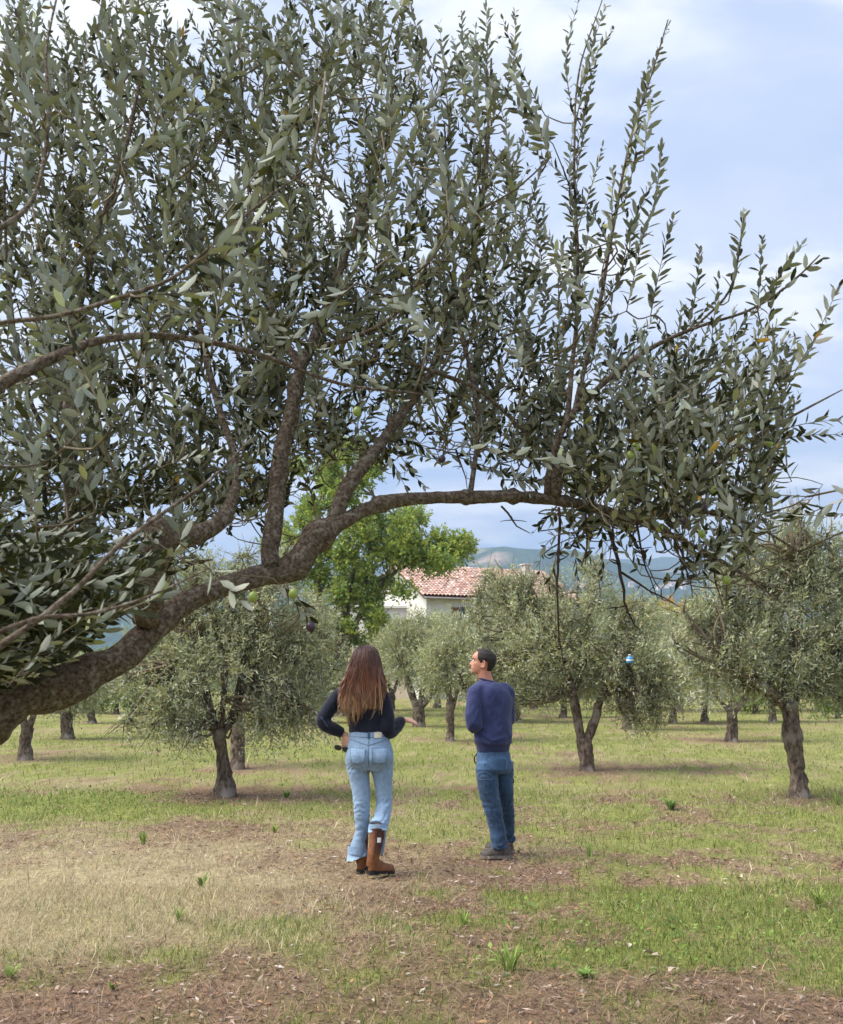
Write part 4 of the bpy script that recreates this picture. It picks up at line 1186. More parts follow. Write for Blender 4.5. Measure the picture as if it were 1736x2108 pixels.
lim([(1395, 1047, 2.77, 5), (1480, 1060, 2.7, 4), (1560, 1085, 2.62, 3), (1660, 1145, 2.55, 1.6)])
# near twigs at the left that hang before the crown
lim([(-60, 690, 1.25, 6), (0, 665, 1.26, 5.5), (120, 650, 1.28, 5), (240, 615, 1.3, 4.5), (350, 575, 1.32, 4), (420, 520, 1.33, 3.4), (475, 470, 1.34, 3), (560, 400, 1.38, 2.4), (660, 335, 1.42, 1.4)])
lim([(-60, 1370, 1.3, 8), (60, 1290, 1.32, 7), (150, 1220, 1.34, 6), (240, 1130, 1.36, 5), (330, 1060, 1.4, 4), (430, 990, 1.44, 3), (520, 900, 1.5, 1.6)])
lim([(-60, 1330, 1.15, 6), (70, 1275, 1.17, 5), (180, 1265, 1.19, 4), (300, 1230, 1.22, 3), (430, 1170, 1.26, 1.6)])
lim([(-60, 500, 1.35, 6), (60, 420, 1.4, 5), (100, 260, 1.45, 4), (95, 110, 1.5, 3), (120, -20, 1.55, 2)])
lim([(145, 960, 2.6, 6), (60, 820, 2.5, 5), (20, 600, 2.45, 4), (10, 350, 2.4, 3), (40, 150, 2.4, 2)])
lim([(640, 720, 2.66, 6), (740, 690, 2.5, 5), (820, 640, 2.4, 4), (890, 520, 2.35, 3), (930, 400, 2.3, 2)])
lim([(1428, 676, 2.6, 3), (1500, 600, 2.55, 2.4), (1525, 500, 2.52, 1.8), (1532, 440, 2.5, 1)])

skel = np.vstack(NODE_P); skr = np.concatenate(NODE_R)

# canopy outline in picture coordinates, used to place shoot tips at real depths
POLY = np.array([(-90, -60), (850, -60), (872, 90), (905, 150), (940, 40), (1045, 25), (1062, 170), (1085, 300), (1110, 430), (1150, 520), (1215, 560), (1290, 560), (1370, 560), (1430, 620), (1540, 570), (1620, 560), (1650, 640), (1640, 730), (1660, 800), (1600, 870), (1580, 960), (1570, 1060), (1530, 1110), (1430, 1150), (1370, 1090), (1260, 1050), (1160, 1000), (1120, 930), (1040, 900), (990, 900), (940, 880), (900, 880), (880, 940), (790, 960), (690, 940), (640, 1000), (560, 1020), (500, 1080), (420, 1120), (330, 1200), (230, 1270), (110, 1350), (0, 1400), (-90, 1430)], float)


def inside(px, py, poly):
    r = np.zeros(len(px), bool)
    j = len(poly) - 1
    for i in range(len(poly)):
        xi, yi = poly[i]; xj, yj = poly[j]
        c = ((yi > py) != (yj > py)) & (px < (xj - xi) * (py - yi) / (yj - yi + 1e-9) + xi)
        r ^= c
        j = i
    return r


tips, dirs, lens = [], [], []
NT = 1230
cx = rng.uniform(-90, 1680, NT * 3); cy = rng.uniform(-60, 1430, NT * 3)
ok = inside(cx, cy, POLY)
cx, cy = cx[ok][:NT], cy[ok][:NT]
for a, b in zip(cx, cy):
    m = np.clip(a / 1300.0, 0, 1)
    yc = 2.65 + 0.2 * m
    lo, hi = (1.7, 3.9) if a < 500 else ((1.9, 3.8) if a < 900 else (2.3, 3.6))
    Y = np.clip(rng.normal(yc + 0.12, 0.5), lo, hi)
    tips.append(P(a, b, Y))
    out_ = np.array([(a - 750) / 900.0, rng.normal() * 0.35, 0])
    if b > 960 and a > 1150:
        d = np.array([0.35 + rng.normal() * 0.5, rng.normal() * 0.4, -0.25 + rng.normal() * 0.5])
    elif b > 900 and a < 500:
        d = np.array([0.5 + rng.normal() * 0.5, rng.normal() * 0.5, 0.35 + rng.normal() * 0.4])
    else:
        d = out_ * 0.45 + np.array([rng.normal() * 0.38, rng.normal() * 0.38, 1.0 if (rng.random() < .82 or b < 480 or a > 1000) else rng.uniform(-.3, .5)])
    dirs.append(nrm(d)); lens.append(rng.uniform(0.22, 0.5))
for q in range(280):     # leafy shoots hanging before the bough's shaded foot at the left
    a, b, Y = rng.uniform(-60, 330), rng.uniform(1080, 1400), rng.uniform(1.6, 2.15)
    if b > 1385 - 0.45 * max(a, 0): continue
    d = nrm(np.array([0.8 + rng.normal() * .3, rng.normal() * .4, 0.35 + rng.normal() * .35])); L_ = rng.uniform(.2, .4)
    ub, vb, _ = project((P(a, b, Y) - d * L_)[None])
    if vb[0] > np.interp(ub[0], [-200, 0, 330], [1500, 1445, 1265]): continue
    tips.append(P(a, b, Y)); dirs.append(d); lens.append(L_)
for q in range(80):    # the bushy right half
    a, b, Y = rng.uniform(1130, 1650), rng.uniform(700, 1110), rng.uniform(2.35, 3.2)
    if not inside(np.array([a]), np.array([b]), POLY)[0]: continue
    tips.append(P(a, b, Y)); dirs.append(nrm(np.array([0.35 + rng.normal() * .45, rng.normal() * .4, 0.75 + rng.normal() * .45]))); lens.append(rng.uniform(.15, .34))
for q in range(90):     # small shoots filling the hollow above the bough
    a, b, Y = rng.uniform(230, 900), rng.uniform(820, 1010), rng.uniform(2.75, 3.6)
    if b > np.interp(a, [230, 560, 700, 900], [1090, 1010, 940, 900]): continue
    tips.append(P(a, b, Y)); dirs.append(nrm(np.array([rng.normal() * .6, rng.normal() * .5, 0.5 + rng.normal() * .5]))); lens.append(rng.uniform(.12, .3))
# shoots that draw the outline against the sky: (tip, base, depth)
OUT = [((1375, 40), (1300, 290), 2.58), ((1335, 120), (1290, 330), 2.6), ((1190, -5), (1185, 250), 2.86), ((1245, 5), (1190, 200), 2.88), ((1262, 50), (1185, 260), 2.85), ((1225, 120), (1182, 330), 2.84), ((1180, 250), (1185, 480), 2.8),
       ((1190, 330), (1185, 560), 2.82), ((1298, 290), (1240, 560), 2.61), ((1215, 420), (1190, 600), 2.8), ((1280, 400), (1250, 620), 2.64), ((1312, 245), (1285, 420), 2.6), ((1178, 480), (1190, 700), 2.78), ((1232, 560), (1215, 760), 2.7), ((1262, 330), (1258, 500), 2.62), ((1120, 420), (1110, 600), 2.85), ((1160, 480), (1150, 650), 2.8), ((1100, 380), (1090, 560), 2.9), ((1345, 180), (1325, 330), 2.58), ((1210, 200), (1186, 360), 2.84), ((1480, 560), (1465, 700), 2.55), ((1360, 290), (1310, 520), 2.62), ((1345, 360), (1280, 560), 2.64), ((1388, 430), (1340, 650), 2.62), ((1325, 460), (1290, 640), 2.64), ((1240, 290), (1190, 470), 2.8), ((1240, 470), (1190, 640), 2.8), ((1530, 425), (1500, 620), 2.52), ((1570, 480), (1560, 640), 2.52), ((1440, 500), (1420, 670), 2.58), ((1650, 490), (1560, 640), 2.5), ((1690, 520), (1610, 600), 2.46), ((1600, 560), (1580, 700), 2.52),
       ((1725, 575), (1640, 760), 2.5), ((1700, 650), (1620, 800), 2.52), ((1130, 290), (1080, 470), 2.9), ((1060, 15), (1030, 230), 3.0), ((950, 15), (960, 260), 3.0), ((1000, -10), (1000, 200), 3.02), ((905, 40), (925, 260), 2.98), ((845, 0), (850, 220), 2.95), ((780, -10), (800, 200), 2.95), ((1085, 250), (1040, 420), 2.95),
       ((1730, 880), (1600, 905), 2.55), ((1720, 850), (1590, 890), 2.58), ((1590, 960), (1520, 1050), 2.6), ((1585, 1080), (1480, 1110), 2.6), ((1560, 1125), (1450, 1120), 2.62), ((1450, 1200), (1440, 1110), 2.66), ((1420, 1180), (1380, 1090), 2.7), ((1320, 1150), (1290, 1070), 2.75), ((1240, 1170), (1240, 1060), 2.78), ((1190, 1190), (1180, 1050), 2.76), ((1215, 1130), (1200, 1050), 2.76), ((1110, 1160), (1150, 1100), 2.74), ((1100, 1080), (1150, 1050), 2.8), ((1130, 1190), (1150, 1120), 2.74), ((1185, 1200), (1155, 1230), 2.74),
       ((870, 985), (800, 900), 2.68), ((900, 930), (830, 900), 2.68), ((840, 1000), (790, 920), 2.66), ((1060, 990), (1060, 880), 2.72), ((1040, 985), (1030, 900), 2.72), ((1090, 1000), (1100, 900), 2.7), ((1010, 960), (1030, 860), 2.7),
       ((560, 420), (420, 530), 1.33), ((545, 500), (420, 540), 1.33), ((420, 585), (300, 610), 1.3), ((470, 440), (420, 540), 1.32), ((645, 1270), (590, 1200), 2.2), ((620, 1240), (560, 1190), 2.2), ((20, 60), (90, 260), 1.46), ((10, 110), (95, 330), 1.44), ((520, 1230), (430, 1170), 1.6), ((330, 1200), (250, 1260), 1.25)]
for (tpx, bpx, Y) in OUT:
    t_ = P(tpx[0], tpx[1], Y); b_ = P(bpx[0], bpx[1], Y + rng.normal() * 0.04)
    tips.append(t_); dirs.append(nrm(t_ - b_)); lens.append(np.linalg.norm(t_ - b_))
tips = np.array(tips); dirs = np.array(dirs); lens = np.array(lens)
# the bough stays bare below its own line: shoots of the crown start above it
BX = [-100, 240, 330, 480, 620, 690, 780, 960, 1150, 1290, 1450, 1800]
BYl = [1500, 1290, 1180, 1090, 1010, 960, 930, 940, 990, 1110, 1180, 1180]
nrand = len(cx)
for i in range(nrand):
    for _ in range(12):
        b_ = tips[i] - dirs[i] * lens[i]
        u_, v_, d_ = project(b_[None]); ut, vt, dt_ = project(tips[i][None])
        if v_[0] > np.interp(u_[0], BX, BYl) and v_[0] > vt[0]:
            lens[i] *= 0.82
        else:
            break
    if 430 < u_[0] < 1180 and v_[0] > 760:      # not between the camera and the bare limbs
        need = np.interp(u_[0], [430, 1180], [2.62, 2.86])
        if tips[i][1] < need:
            k_ = (need + rng.uniform(0, .3)) / tips[i][1]
            q_ = tips[i] - np.array([0, 0, CAM_H]); tips[i] = q_ * k_ + np.array([0, 0, CAM_H])
bases = tips - dirs * lens[:, None]
dmin = np.array([np.min(np.linalg.norm(skel - b, axis=1)) for b in bases])
order = np.argsort(dmin)
tw = Tubes(); LP, LD, LNv, LL, LW, LCc = [], [], [], [], [], []
nodes = skel.copy()
for i in order:
    b, t_, ln = bases[i], tips[i], lens[i]
    dd = np.linalg.norm(nodes - b, axis=1) + np.clip(nodes[:, 2] - b[2], 0, 5) * 0.7
    a = nodes[np.argmin(dd)]
    gap_ = np.linalg.norm(a - b)
    side = nrm(rng.normal(size=3)); side = side - dirs[i] * np.dot(side, dirs[i])
    bend = rng.normal() * 0.07 * ln
    tt = np.linspace(0, 1, 9)[:, None]
    body = b + (t_ - b) * tt + side * bend * np.sin(tt * math.pi) + np.array([0, 0, -1]) * 0.02 * tt ** 2
    if gap_ > 0.015:
        m_ = a + (b - a) * 0.5 + rng.normal(size=3) * 0.03 * gap_ - dirs[i] * 0.12 * gap_
        cw, _ = smooth_path([a, m_, b], [1, 1, 1], 0.06)
        path = np.vstack([cw[:-1], body])
    else:
        path = body
    L_ = np.concatenate([[0], np.cumsum(np.linalg.norm(np.diff(path, axis=0), axis=1))])
    r0 = 0.0017 + 0.0016 * min(1.0, (ln + gap_) / 0.7)
    rr = r0 + (0.0006 - r0) * (L_ / L_[-1])
    tw.add(path, rr, 3)
    nodes = np.vstack([nodes, body[:5], path[:-9:2] if gap_ > 0.1 else body[:1]])
    # leaves in crossed pairs
    nl = max(4, int(ln / rng.uniform(0.0155, 0.0215)))
    ts = np.linspace(0.06, 1.0, nl)
    sc_ = rng.uniform(0.85, 1.15)
    tone = rng.uniform(0.8, 1.2)
    rot0 = rng.uniform(0, math.pi)
    e1 = nrm(np.cross(dirs[i], np.array([0.31, 0.22, 0.92]) + rng.normal(size=3) * .2)); e2 = np.cross(dirs[i], e1)
    for q, t in enumerate(ts):
        p = np.array([np.interp(t, tt[:, 0], body[:, c]) for c in range(3)])
        for s_ in (0, math.pi):
            if rng.random() < 0.1: continue
            ang = rot0 + q * (math.pi / 2) + s_ + rng.normal() * 0.35
            rad = e1 * math.cos(ang) + e2 * math.sin(ang)
            op = R(rng.uniform(28, 62)) * (1 - 0.45 * t)
            d = dirs[i] * math.cos(op) + rad * math.sin(op) + np.array([0, 0, -0.12]) + rng.normal(size=3) * 0.17
            d = d / np.linalg.norm(d)
            nvv = dirs[i] * math.sin(op) - rad * math.cos(op) + rng.normal(size=3) * 0.5
            LP.append(p); LD.append(d); LNv.append(nvv)
            g_ = (1.0 - 0.45 * max(0.0, (t - 0.6) / 0.4)) * sc_
            LL.append(rng.uniform(0.032, 0.051) * g_); LW.append(rng.uniform(0.0115, 0.0158) * g_ ** 0.8)
            c_ = tone * rng.uniform(0.75, 1.25)
            young = rng.random() < 0.03
            if rng.random() < 0.0014:
                LCc.append((c_ * 2.2, c_ * 1.25, c_ * .35)); continue
            LCc.append((c_ * (1.5 if young else 1.0), c_ * (1.5 if young else 1.0), c_ * (1.0 if young else 1.0)))
LP, LD, LNv, LL, LW, LCc = map(np.array, (LP, LD, LNv, LL, LW, LCc))
LCc = LCc * (1 + rng.normal(size=LCc.shape) * 0.02)
camd = np.linalg.norm(LP - np.array([0, 0, CAM_H]), axis=1)
okk = camd > 0.85
# keep the air round both people clear
LP, LD, LNv, LL, LW, LCc = [q[okk] for q in (LP, LD, LNv, LL, LW, LCc)]
# the 300 that show largest become leaves of their own
u_, v_, dp = project(LP + LD * LL[:, None] * 0.5)
inf = (u_ > 15) & (u_ < 1721) & (v_ > 15) & (v_ < 2090)
size = np.where(inf, LL / dp, 0)
big = np.argsort(-size)[:300]
rest = np.ones(len(LP), bool); rest[big] = False
fol = npobj('foliage', *leaves_fg(LP[rest], LD[rest], LNv[rest], LL[rest], LW[rest], LCc[rest]), True, M['leaf'], near, near_base)
fol['kind'] = 'stuff'; fol['label'] = 'mass of narrow olive leaves, dark above and silvery below'
tw.build('twig_mass', M['twig'], near, near_base)['kind'] = 'stuff'
variants = []
for k in range(8):
    z = np.zeros((1, 3))
    c_ = rng.uniform(0.8, 1.25)
    Vv, Ff, Cc = leaves_fg(z, np.array([[0, 1.0, 0]]), np.array([[0, 0, 1.0]]), np.array([1.0]), np.array([rng.uniform(0.26, 0.33)]), np.array([[c_, c_ * rng.uniform(.98, 1.03), c_]]))
    variants.append(npmesh('leaf', Vv, Ff, Cc, True, M['leaf']))
for q in big:
    d = Vector(LD[q]); nvv = Vector(LNv[q])
    s_ = d.cross(nvv).normalized(); nvv = s_.cross(d).normalized()
    o = bpy.data.objects.new('leaf', variants[int(rng.integers(0, 8))])
    mt = Matrix((s_, d, nvv)).transposed().to_4x4()
    link(o, near)
    o.matrix_local = Matrix.Translation(Vector(LP[q] - near_base)) @ mt @ Matrix.Scale(float(LL[q]), 4)
print('near leaves', len(LP))

# dead hanging twigs under the bough
dt = Tubes()


def dead(pts, Y, r0=3.2, spurs=6):
    W, r = px3([(x, y, Y + 0.02 * math.sin(k * 2.1), max(0.8, r0 * (1 - 0.75 * k / (len(pts) - 1)))) for k, (x, y) in enumerate(pts)])
    w, rr = smooth_path(W, r, 0.03)
    w = w + rng.normal(size=w.shape) * 0.0018
    dt.add(w, rr, 5)
    for s_ in range(spurs):
        k = int(rng.integers(2, len(w) - 1))
        d = nrm(rng.normal(size=3) + np.array([0, 0, -0.2])) * rng.uniform(0.015, 0.05)
        dt.add([w[k], w[k] + d * .6 + rng.normal(size=3) * .003, w[k] + d], [rr[k] * .6, rr[k] * .45, rr[k] * .3], 4)


dead([(1150, 1045), (1152, 1110), (1148, 1200), (1150, 1290), (1157, 1340), (1163, 1372)], 2.72, 3.4, 7)
dead([(1243, 1062), (1262, 1120), (1280, 1185), (1286, 1240), (1300, 1275), (1318, 1300)], 2.78, 5, 9)
dead([(1283, 1180), (1320, 1205), (1360, 1228), (1400, 1250)], 2.78, 3, 7)
dead([(1310, 1075), (1320, 1130), (1338, 1190), (1355, 1232)], 2.78, 3, 6)
dead([(1205, 1045), (1208, 1110), (1207, 1165)], 2.74, 3, 4)
dead([(1258, 1060), (1262, 1110), (1255, 1150)], 2.74, 3, 4)
dead([(1385, 1100), (1405, 1140), (1420, 1190), (1425, 1230)], 2.7, 3.4, 6)
dead([(1033, 1042), (1055, 1070), (1075, 1090), (1092, 1097)], 2.7, 2.6, 3)
dead([(1362, 1090), (1372, 1130), (1400, 1150), (1420, 1170)], 2.7, 2.2, 4)
dead([(1470, 1150), (1475, 1200), (1490, 1255)], 2.66, 2.6, 3)
dead([(940, 925), (950, 960), (965, 1010)], 2.68, 2.6, 5)
dead([(500, 1195), (540, 1250), (590, 1270)], 2.0, 2.0, 3)
dead([(1290, 1245), (1270, 1250), (1250, 1252)], 2.78, 2, 4)
dt.build('dead_twig_mass', M['dead_twig'], near, near_base)['kind'] = 'stuff'

# fruit
M['olive_green'] = noise_mat('green olive', (0.22, 0.30, 0.05), (0.30, 0.36, 0.09), 60, 0.35, 0.45)
M['olive_dark'] = noise_mat('ripe olive', (0.025, 0.014, 0.03), (0.06, 0.03, 0.05), 60, 0.35, 0.45)
ov, of = lathe([(0.0005, -1.0), (0.35, -.93), (0.68, -.7), (0.92, -.35), (1.0, 0.0), (0.93, .38), (0.7, .72), (0.36, .94), (0.0005, 1.0)], 14)
om = {k: npmesh('olive', np.array(ov) * np.array([0.0102, 0.0102, 0.0122]), of, None, True, M[k]) for k in ('olive_green', 'olive_dark')}
for (x, y, Y, k) in ((1309, 920, 2.3, 'olive_green'), (1299, 937, 2.31, 'olive_green'), (1449, 1046, 2.5, 'olive_dark'), (1496, 1024, 2.5, 'olive_dark'), (1472, 1010, 2.45, 'olive_green'), (1408, 1074, 2.5, 'olive_dark'), (1358, 1086, 2.5, 'olive_green'), (1445, 1099, 2.5, 'olive_green'), (1512, 1090, 2.5, 'olive_dark'), (1497, 1194, 2.45, 'olive_green'), (1584, 912, 2.5, 'olive_green'),
                     (336, 1208, 1.75, 'olive_green'), (329, 1222, 1.76, 'olive_green'), (521, 1229, 2.0, 'olive_green'), (604, 1222, 2.1, 'olive_green'), (640, 1291, 2.1, 'olive_dark'), (735, 847, 2.2, 'olive_green'), (237, 622, 1.6, 'olive_green'), (910, 945, 2.6, 'olive_dark')):
    c = P(x, y, Y)
    o = link(bpy.data.objects.new('olive', om[k]), near)
    o.location = Vector(c - near_base); o.rotation_euler = (random.uniform(-.4, .4), random.uniform(-.4, .4), 0)
    a = nodes[np.argmin(np.linalg.norm(nodes - (c + [0, 0, .03]), axis=1))]
    tb = Tubes(); tb.add([a, (a + c) / 2 + [0, 0, .012], c + [0, 0, .011]], [.0011, .0009, .0009], 4)
    tb.build('fruit_stalk', M['twig'], near, near_base)
# ------------------------------------------------------------------ people
def ring_loft(rings, n=32, p=2.0):
    """rings: (cx, cy, cz, rx, ry[, phi]) horizontal super-ellipses, closed top and bottom"""
    V, F = [], []
    th = np.linspace(0, 2 * math.pi, n, endpoint=False)
    for r in rings:
        cx, cy, cz, rx, ry = r[:5]
        ph = r[5] if len(r) > 5 else 0.0
        a = np.sign(np.cos(th)) * np.abs(np.cos(th)) ** (2 / p) * rx
        b = np.sign(np.sin(th)) * np.abs(np.sin(th)) ** (2 / p) * ry
        V.append(np.stack([cx + a * math.cos(ph) - b * math.sin(ph), cy + a * math.sin(ph) + b * math.cos(ph), np.full(n, cz)], -1))
    m = len(rings)
    V = np.vstack(V)
    for i in range(m - 1):
        for j in range(n):
            F.append((i * n + j, i * n + (j + 1) % n, (i + 1) * n + (j + 1) % n, (i + 1) * n + j))
    F.append(tuple(range(n - 1, -1, -1))); F.append(tuple((m - 1) * n + j for j in range(n)))
    return V, F


def interp_rings(rings, k=5):
    """smooth vertical resampling of ring lists"""
    a = np.array([list(r) + [0.0] * (6 - len(r)) for r in rings], float)
    q = np.vstack([2 * a[0] - a[1], a, 2 * a[-1] - a[-2]])
    o = []
    for i in range(len(a) - 1):
        for t in np.linspace(0, 1, k, endpoint=False):
            A, B, C, D = q[i], q[i + 1], q[i + 2], q[i + 3]
            o.append(0.5 * (2 * B + (C - A) * t + (2 * A - 5 * B + 4 * C - D) * t ** 2 + (3 * B - A - 3 * C + D) * t ** 3))
    o.append(a[-1])
    return [tuple(r) for r in o]


def path_tube(pts, rad, n=18, step=0.02):
    w, r = smooth_path(pts, rad, step)
    tb = Tubes(); tb.add(w, r, n)
    V = tb.V[0]; F = [tuple(f) if f[2] != f[3] else tuple(f[:3]) for f in np.vstack(tb.F).tolist()]
    return V, F


def ball(c, r, n=12):
    r = np.array(r if hasattr(r, '__len__') else (r, r, r))
    lat = np.linspace(-math.pi / 2, math.pi / 2, n)
    pr = [(max(1e-4, math.cos(a)), math.sin(a)) for a in lat]
    V, F = lathe(pr, n * 2)
    F = list(F) + [tuple(range(2 * n - 1, -1, -1)), tuple((n - 1) * 2 * n + j for j in range(2 * n))]
    return V * r + np.array(c), F


def fuse(parts, voxel, smooth=3, fac=0.5, dec=None):
    """one continuous skin from overlapping closed shapes"""
    bm = bmesh.new()
    for V, F in parts:
        vs_ = [bm.verts.new(tuple(v)) for v in V]
        for f in F:
            try: bm.faces.new([vs_[i] for i in f])
            except ValueError: pass
    bmesh.ops.recalc_face_normals(bm, faces=bm.faces)
    me = bpy.data.meshes.new('tmp'); bm.to_mesh(me); bm.free()
    o = bpy.data.objects.new('tmp', me); COL.objects.link(o)
    r = o.modifiers.new('r', 'REMESH'); r.mode = 'VOXEL'; r.voxel_size = voxel
    if smooth:
        s_ = o.modifiers.new('s', 'SMOOTH'); s_.iterations = smooth; s_.factor = fac
    if dec:
        d_ = o.modifiers.new('d', 'DECIMATE'); d_.ratio = dec
    dg = bpy.context.evaluated_depsgraph_get()
    ev = o.evaluated_get(dg)
    m2 = bpy.data.meshes.new_from_object(ev)
    bpy.data.objects.remove(o); bpy.data.meshes.remove(me)
    for pl in m2.polygons: pl.use_smooth = True
    return m2


def displace(me, fn):
    n = len(me.vertices)
    co = np.empty(n * 3, np.float32); no = np.empty(n * 3, np.float32)
    me.vertices.foreach_get('co', co); me.vertices.foreach_get('normal', no)
    co = co.reshape(-1, 3).astype(float); no = no.reshape(-1, 3).astype(float)
    co = co + no * fn(co, no)[:, None]
    me.vertices.foreach_set('co', co.astype(np.float32).ravel())
    me.update()


def paint(me, fn):
    n = len(me.vertices)
    co = np.empty(n * 3, np.float32); me.vertices.foreach_get('co', co); co = co.reshape(-1, 3).astype(float)
    at = me.color_attributes.new('Col', 'FLOAT_COLOR', 'POINT')
    c = np.ones((n, 4), np.float32); c[:, :3] = fn(co)
    at.data.foreach_set('color', c.ravel())


def mobj(name, me, mat, parent, label=None):
    me.name = name
    me.materials.clear(); me.materials.append(mat)
    o = link(bpy.data.objects.new(name, me), parent)
    if label: o['label'] = label
    return o


def bvh_of(me):
    return BVHTree.FromPolygons([v.co.copy() for v in me.vertices], [tuple(p.vertices) for p in me.polygons])


def on_surface(bvh, x, z, off_=0.003, y0=-1.0):
    h = bvh.ray_cast(Vector((x, y0, z)), Vector((0, 1, 0)))
    if h[0] is None: return None
    return np.array(h[0]) + np.array([0, -off_, 0])


def sew_line(name, bvh, pts, r, mat, parent, off_=0.002):
    q = []
    for (x0, z0), (x1, z1) in zip(pts[:-1], pts[1:]):
        for t in np.linspace(0, 1, 12, endpoint=False):
            s_ = on_surface(bvh, x0 + (x1 - x0) * t, z0 + (z1 - z0) * t, off_)
            if s_ is not None: q.append(s_)
    if len(q) > 2:
        tb = Tubes(); tb.add(q, np.full(len(q), r), 5); return tb.build(name, mat, parent)


def sew_patch(name, bvh, quad, off_, thick, mat, parent, n=8):
    """quad: four (x,z) corners; a slightly raised cloth patch following the surface"""
    a, b, c, d = [np.array(q) for q in quad]
    V, ok = [], True
    for layer in (off_, -thick):
        for i in range(n + 1):
            for j in range(n + 1):
                u, v = j / n, i / n
                q = (a * (1 - u) + b * u) * (1 - v) + (d * (1 - u) + c * u) * v
                s_ = on_surface(bvh, q[0], q[1], layer)
                if s_ is None: return None
                V.append(s_)
    k = (n + 1) ** 2
    F = []
    for i in range(n):
        for j in range(n):
            e = i * (n + 1) + j
            F.append((e, e + 1, e + n + 2, e + n + 1)); F.append((k + e, k + e + n + 1, k + e + n + 2, k + e + 1))
    rim = [j for j in range(n + 1)] + [(i + 1) * (n + 1) + n for i in range(n)] + [n * (n + 1) + j for j in range(n - 1, -1, -1)] + [i * (n + 1) for i in range(n - 1, 0, -1)]
    for i in range(len(rim)):
        p_, q_ = rim[i], rim[(i + 1) % len(rim)]
        F.append((p_, k + p_, k + q_, q_))
    o = poly(name, V, F, mat, parent)
    return o


HW = ([0, .06, .13, .2, .3, .4, .5, .6, .7, .8, .9, .96, 1.0])
H_F = [.066, .090, .087, .092, .091, .088, .085, .097, .096, .086, .062, .040, .004]
H_B = [.035, .045, .055, .063, .078, .090, .099, .103, .101, .090, .066, .043, .004]
H_W = [.026, .041, .050, .057, .064, .069, .0715, .075, .0745, .068, .050, .033, .004]


def head_r(th, h, Hh):
    """th measured from the face (0) to the back (pi); returns local x (side), y (front)"""
    f = np.interp(h, HW, H_F); b = np.interp(h, HW, H_B); w = np.interp(h, HW, H_W)
    c, s_ = np.cos(th), np.sin(th)
    x = np.sign(s_) * np.abs(s_) ** 0.92 * w
    y = np.where(c > 0, np.abs(c) ** 0.95 * f, -np.abs(c) ** 0.95 * b)
    nose = np.interp(h, [.29, .32, .35, .40, .50, .57], [0, .016, .029, .022, .009, 0]) * np.exp(-(th / 0.16) ** 2)
    nost = np.interp(h, [.29, .32, .36], [0, .006, 0]) * np.exp(-((np.abs(th) - 0.17) / 0.09) ** 2)
    lips = np.interp(h, [.17, .195, .21, .225, .25], [0, .006, .0015, .006, 0]) * np.exp(-(th / 0.26) ** 2)
    eye = -np.exp(-((np.abs(th) - .40) / .16) ** 2) * np.exp(-((h - .505) / .045) ** 2) * .010
    brow = np.exp(-((np.abs(th) - .36) / .24) ** 2) * np.exp(-((h - .57) / .03) ** 2) * .005
    cheek = np.exp(-((np.abs(th) - .75) / .25) ** 2) * np.exp(-((h - .40) / .07) ** 2) * .005
    k = nose + nost + lips + eye + brow + cheek
    return x + np.sin(th) * k, y + np.cos(th) * k


def head_shape(Hh=0.218, n=56, m=46, grow=0.0):
    hs = np.concatenate([np.linspace(0, .9, m - 8), .9 + .1 * np.sin(np.linspace(0, 1, 9)[1:] * math.pi / 2)])
    th = np.linspace(-math.pi, math.pi, n, endpoint=False)
    V = []
    for h in hs:
        x, y = head_r(th, np.full(n, h), Hh)
        z = h * Hh + (grow if h > .9 else 0)
        r = np.sqrt(x * x + y * y) + 1e-6
        V.append(np.stack([x * (1 + grow / r), y * (1 + grow / r), np.full(n, z)], -1))
    F = [(i * n + j, i * n + (j + 1) % n, (i + 1) * n + (j + 1) % n, (i + 1) * n + j) for i in range(len(hs) - 1) for j in range(n)]
    F += [tuple(range(n - 1, -1, -1)), tuple((len(hs) - 1) * n + j for j in range(n))]
    return np.vstack(V), F, hs, th


def ear_parts(Hh):
    o = []
    for s_ in (-1, 1):
        c = np.array([s_ * .076, -.008, .43 * Hh])
        a = np.linspace(-2.2, 2.4, 14)
        pts = [c + np.array([s_ * .007, -.013 * math.cos(q) - .004, .029 * math.sin(q)]) for q in a]
        o.append(path_tube(pts, np.full(14, .0055), 8, .006))
        o.append(ball(c + np.array([-s_ * .001, 0, -.004]), (.008, .014, .024), 8))
        o.append(ball(c + np.array([s_ * .003, .006, -.027]), (.006, .008, .009), 8))
    return o


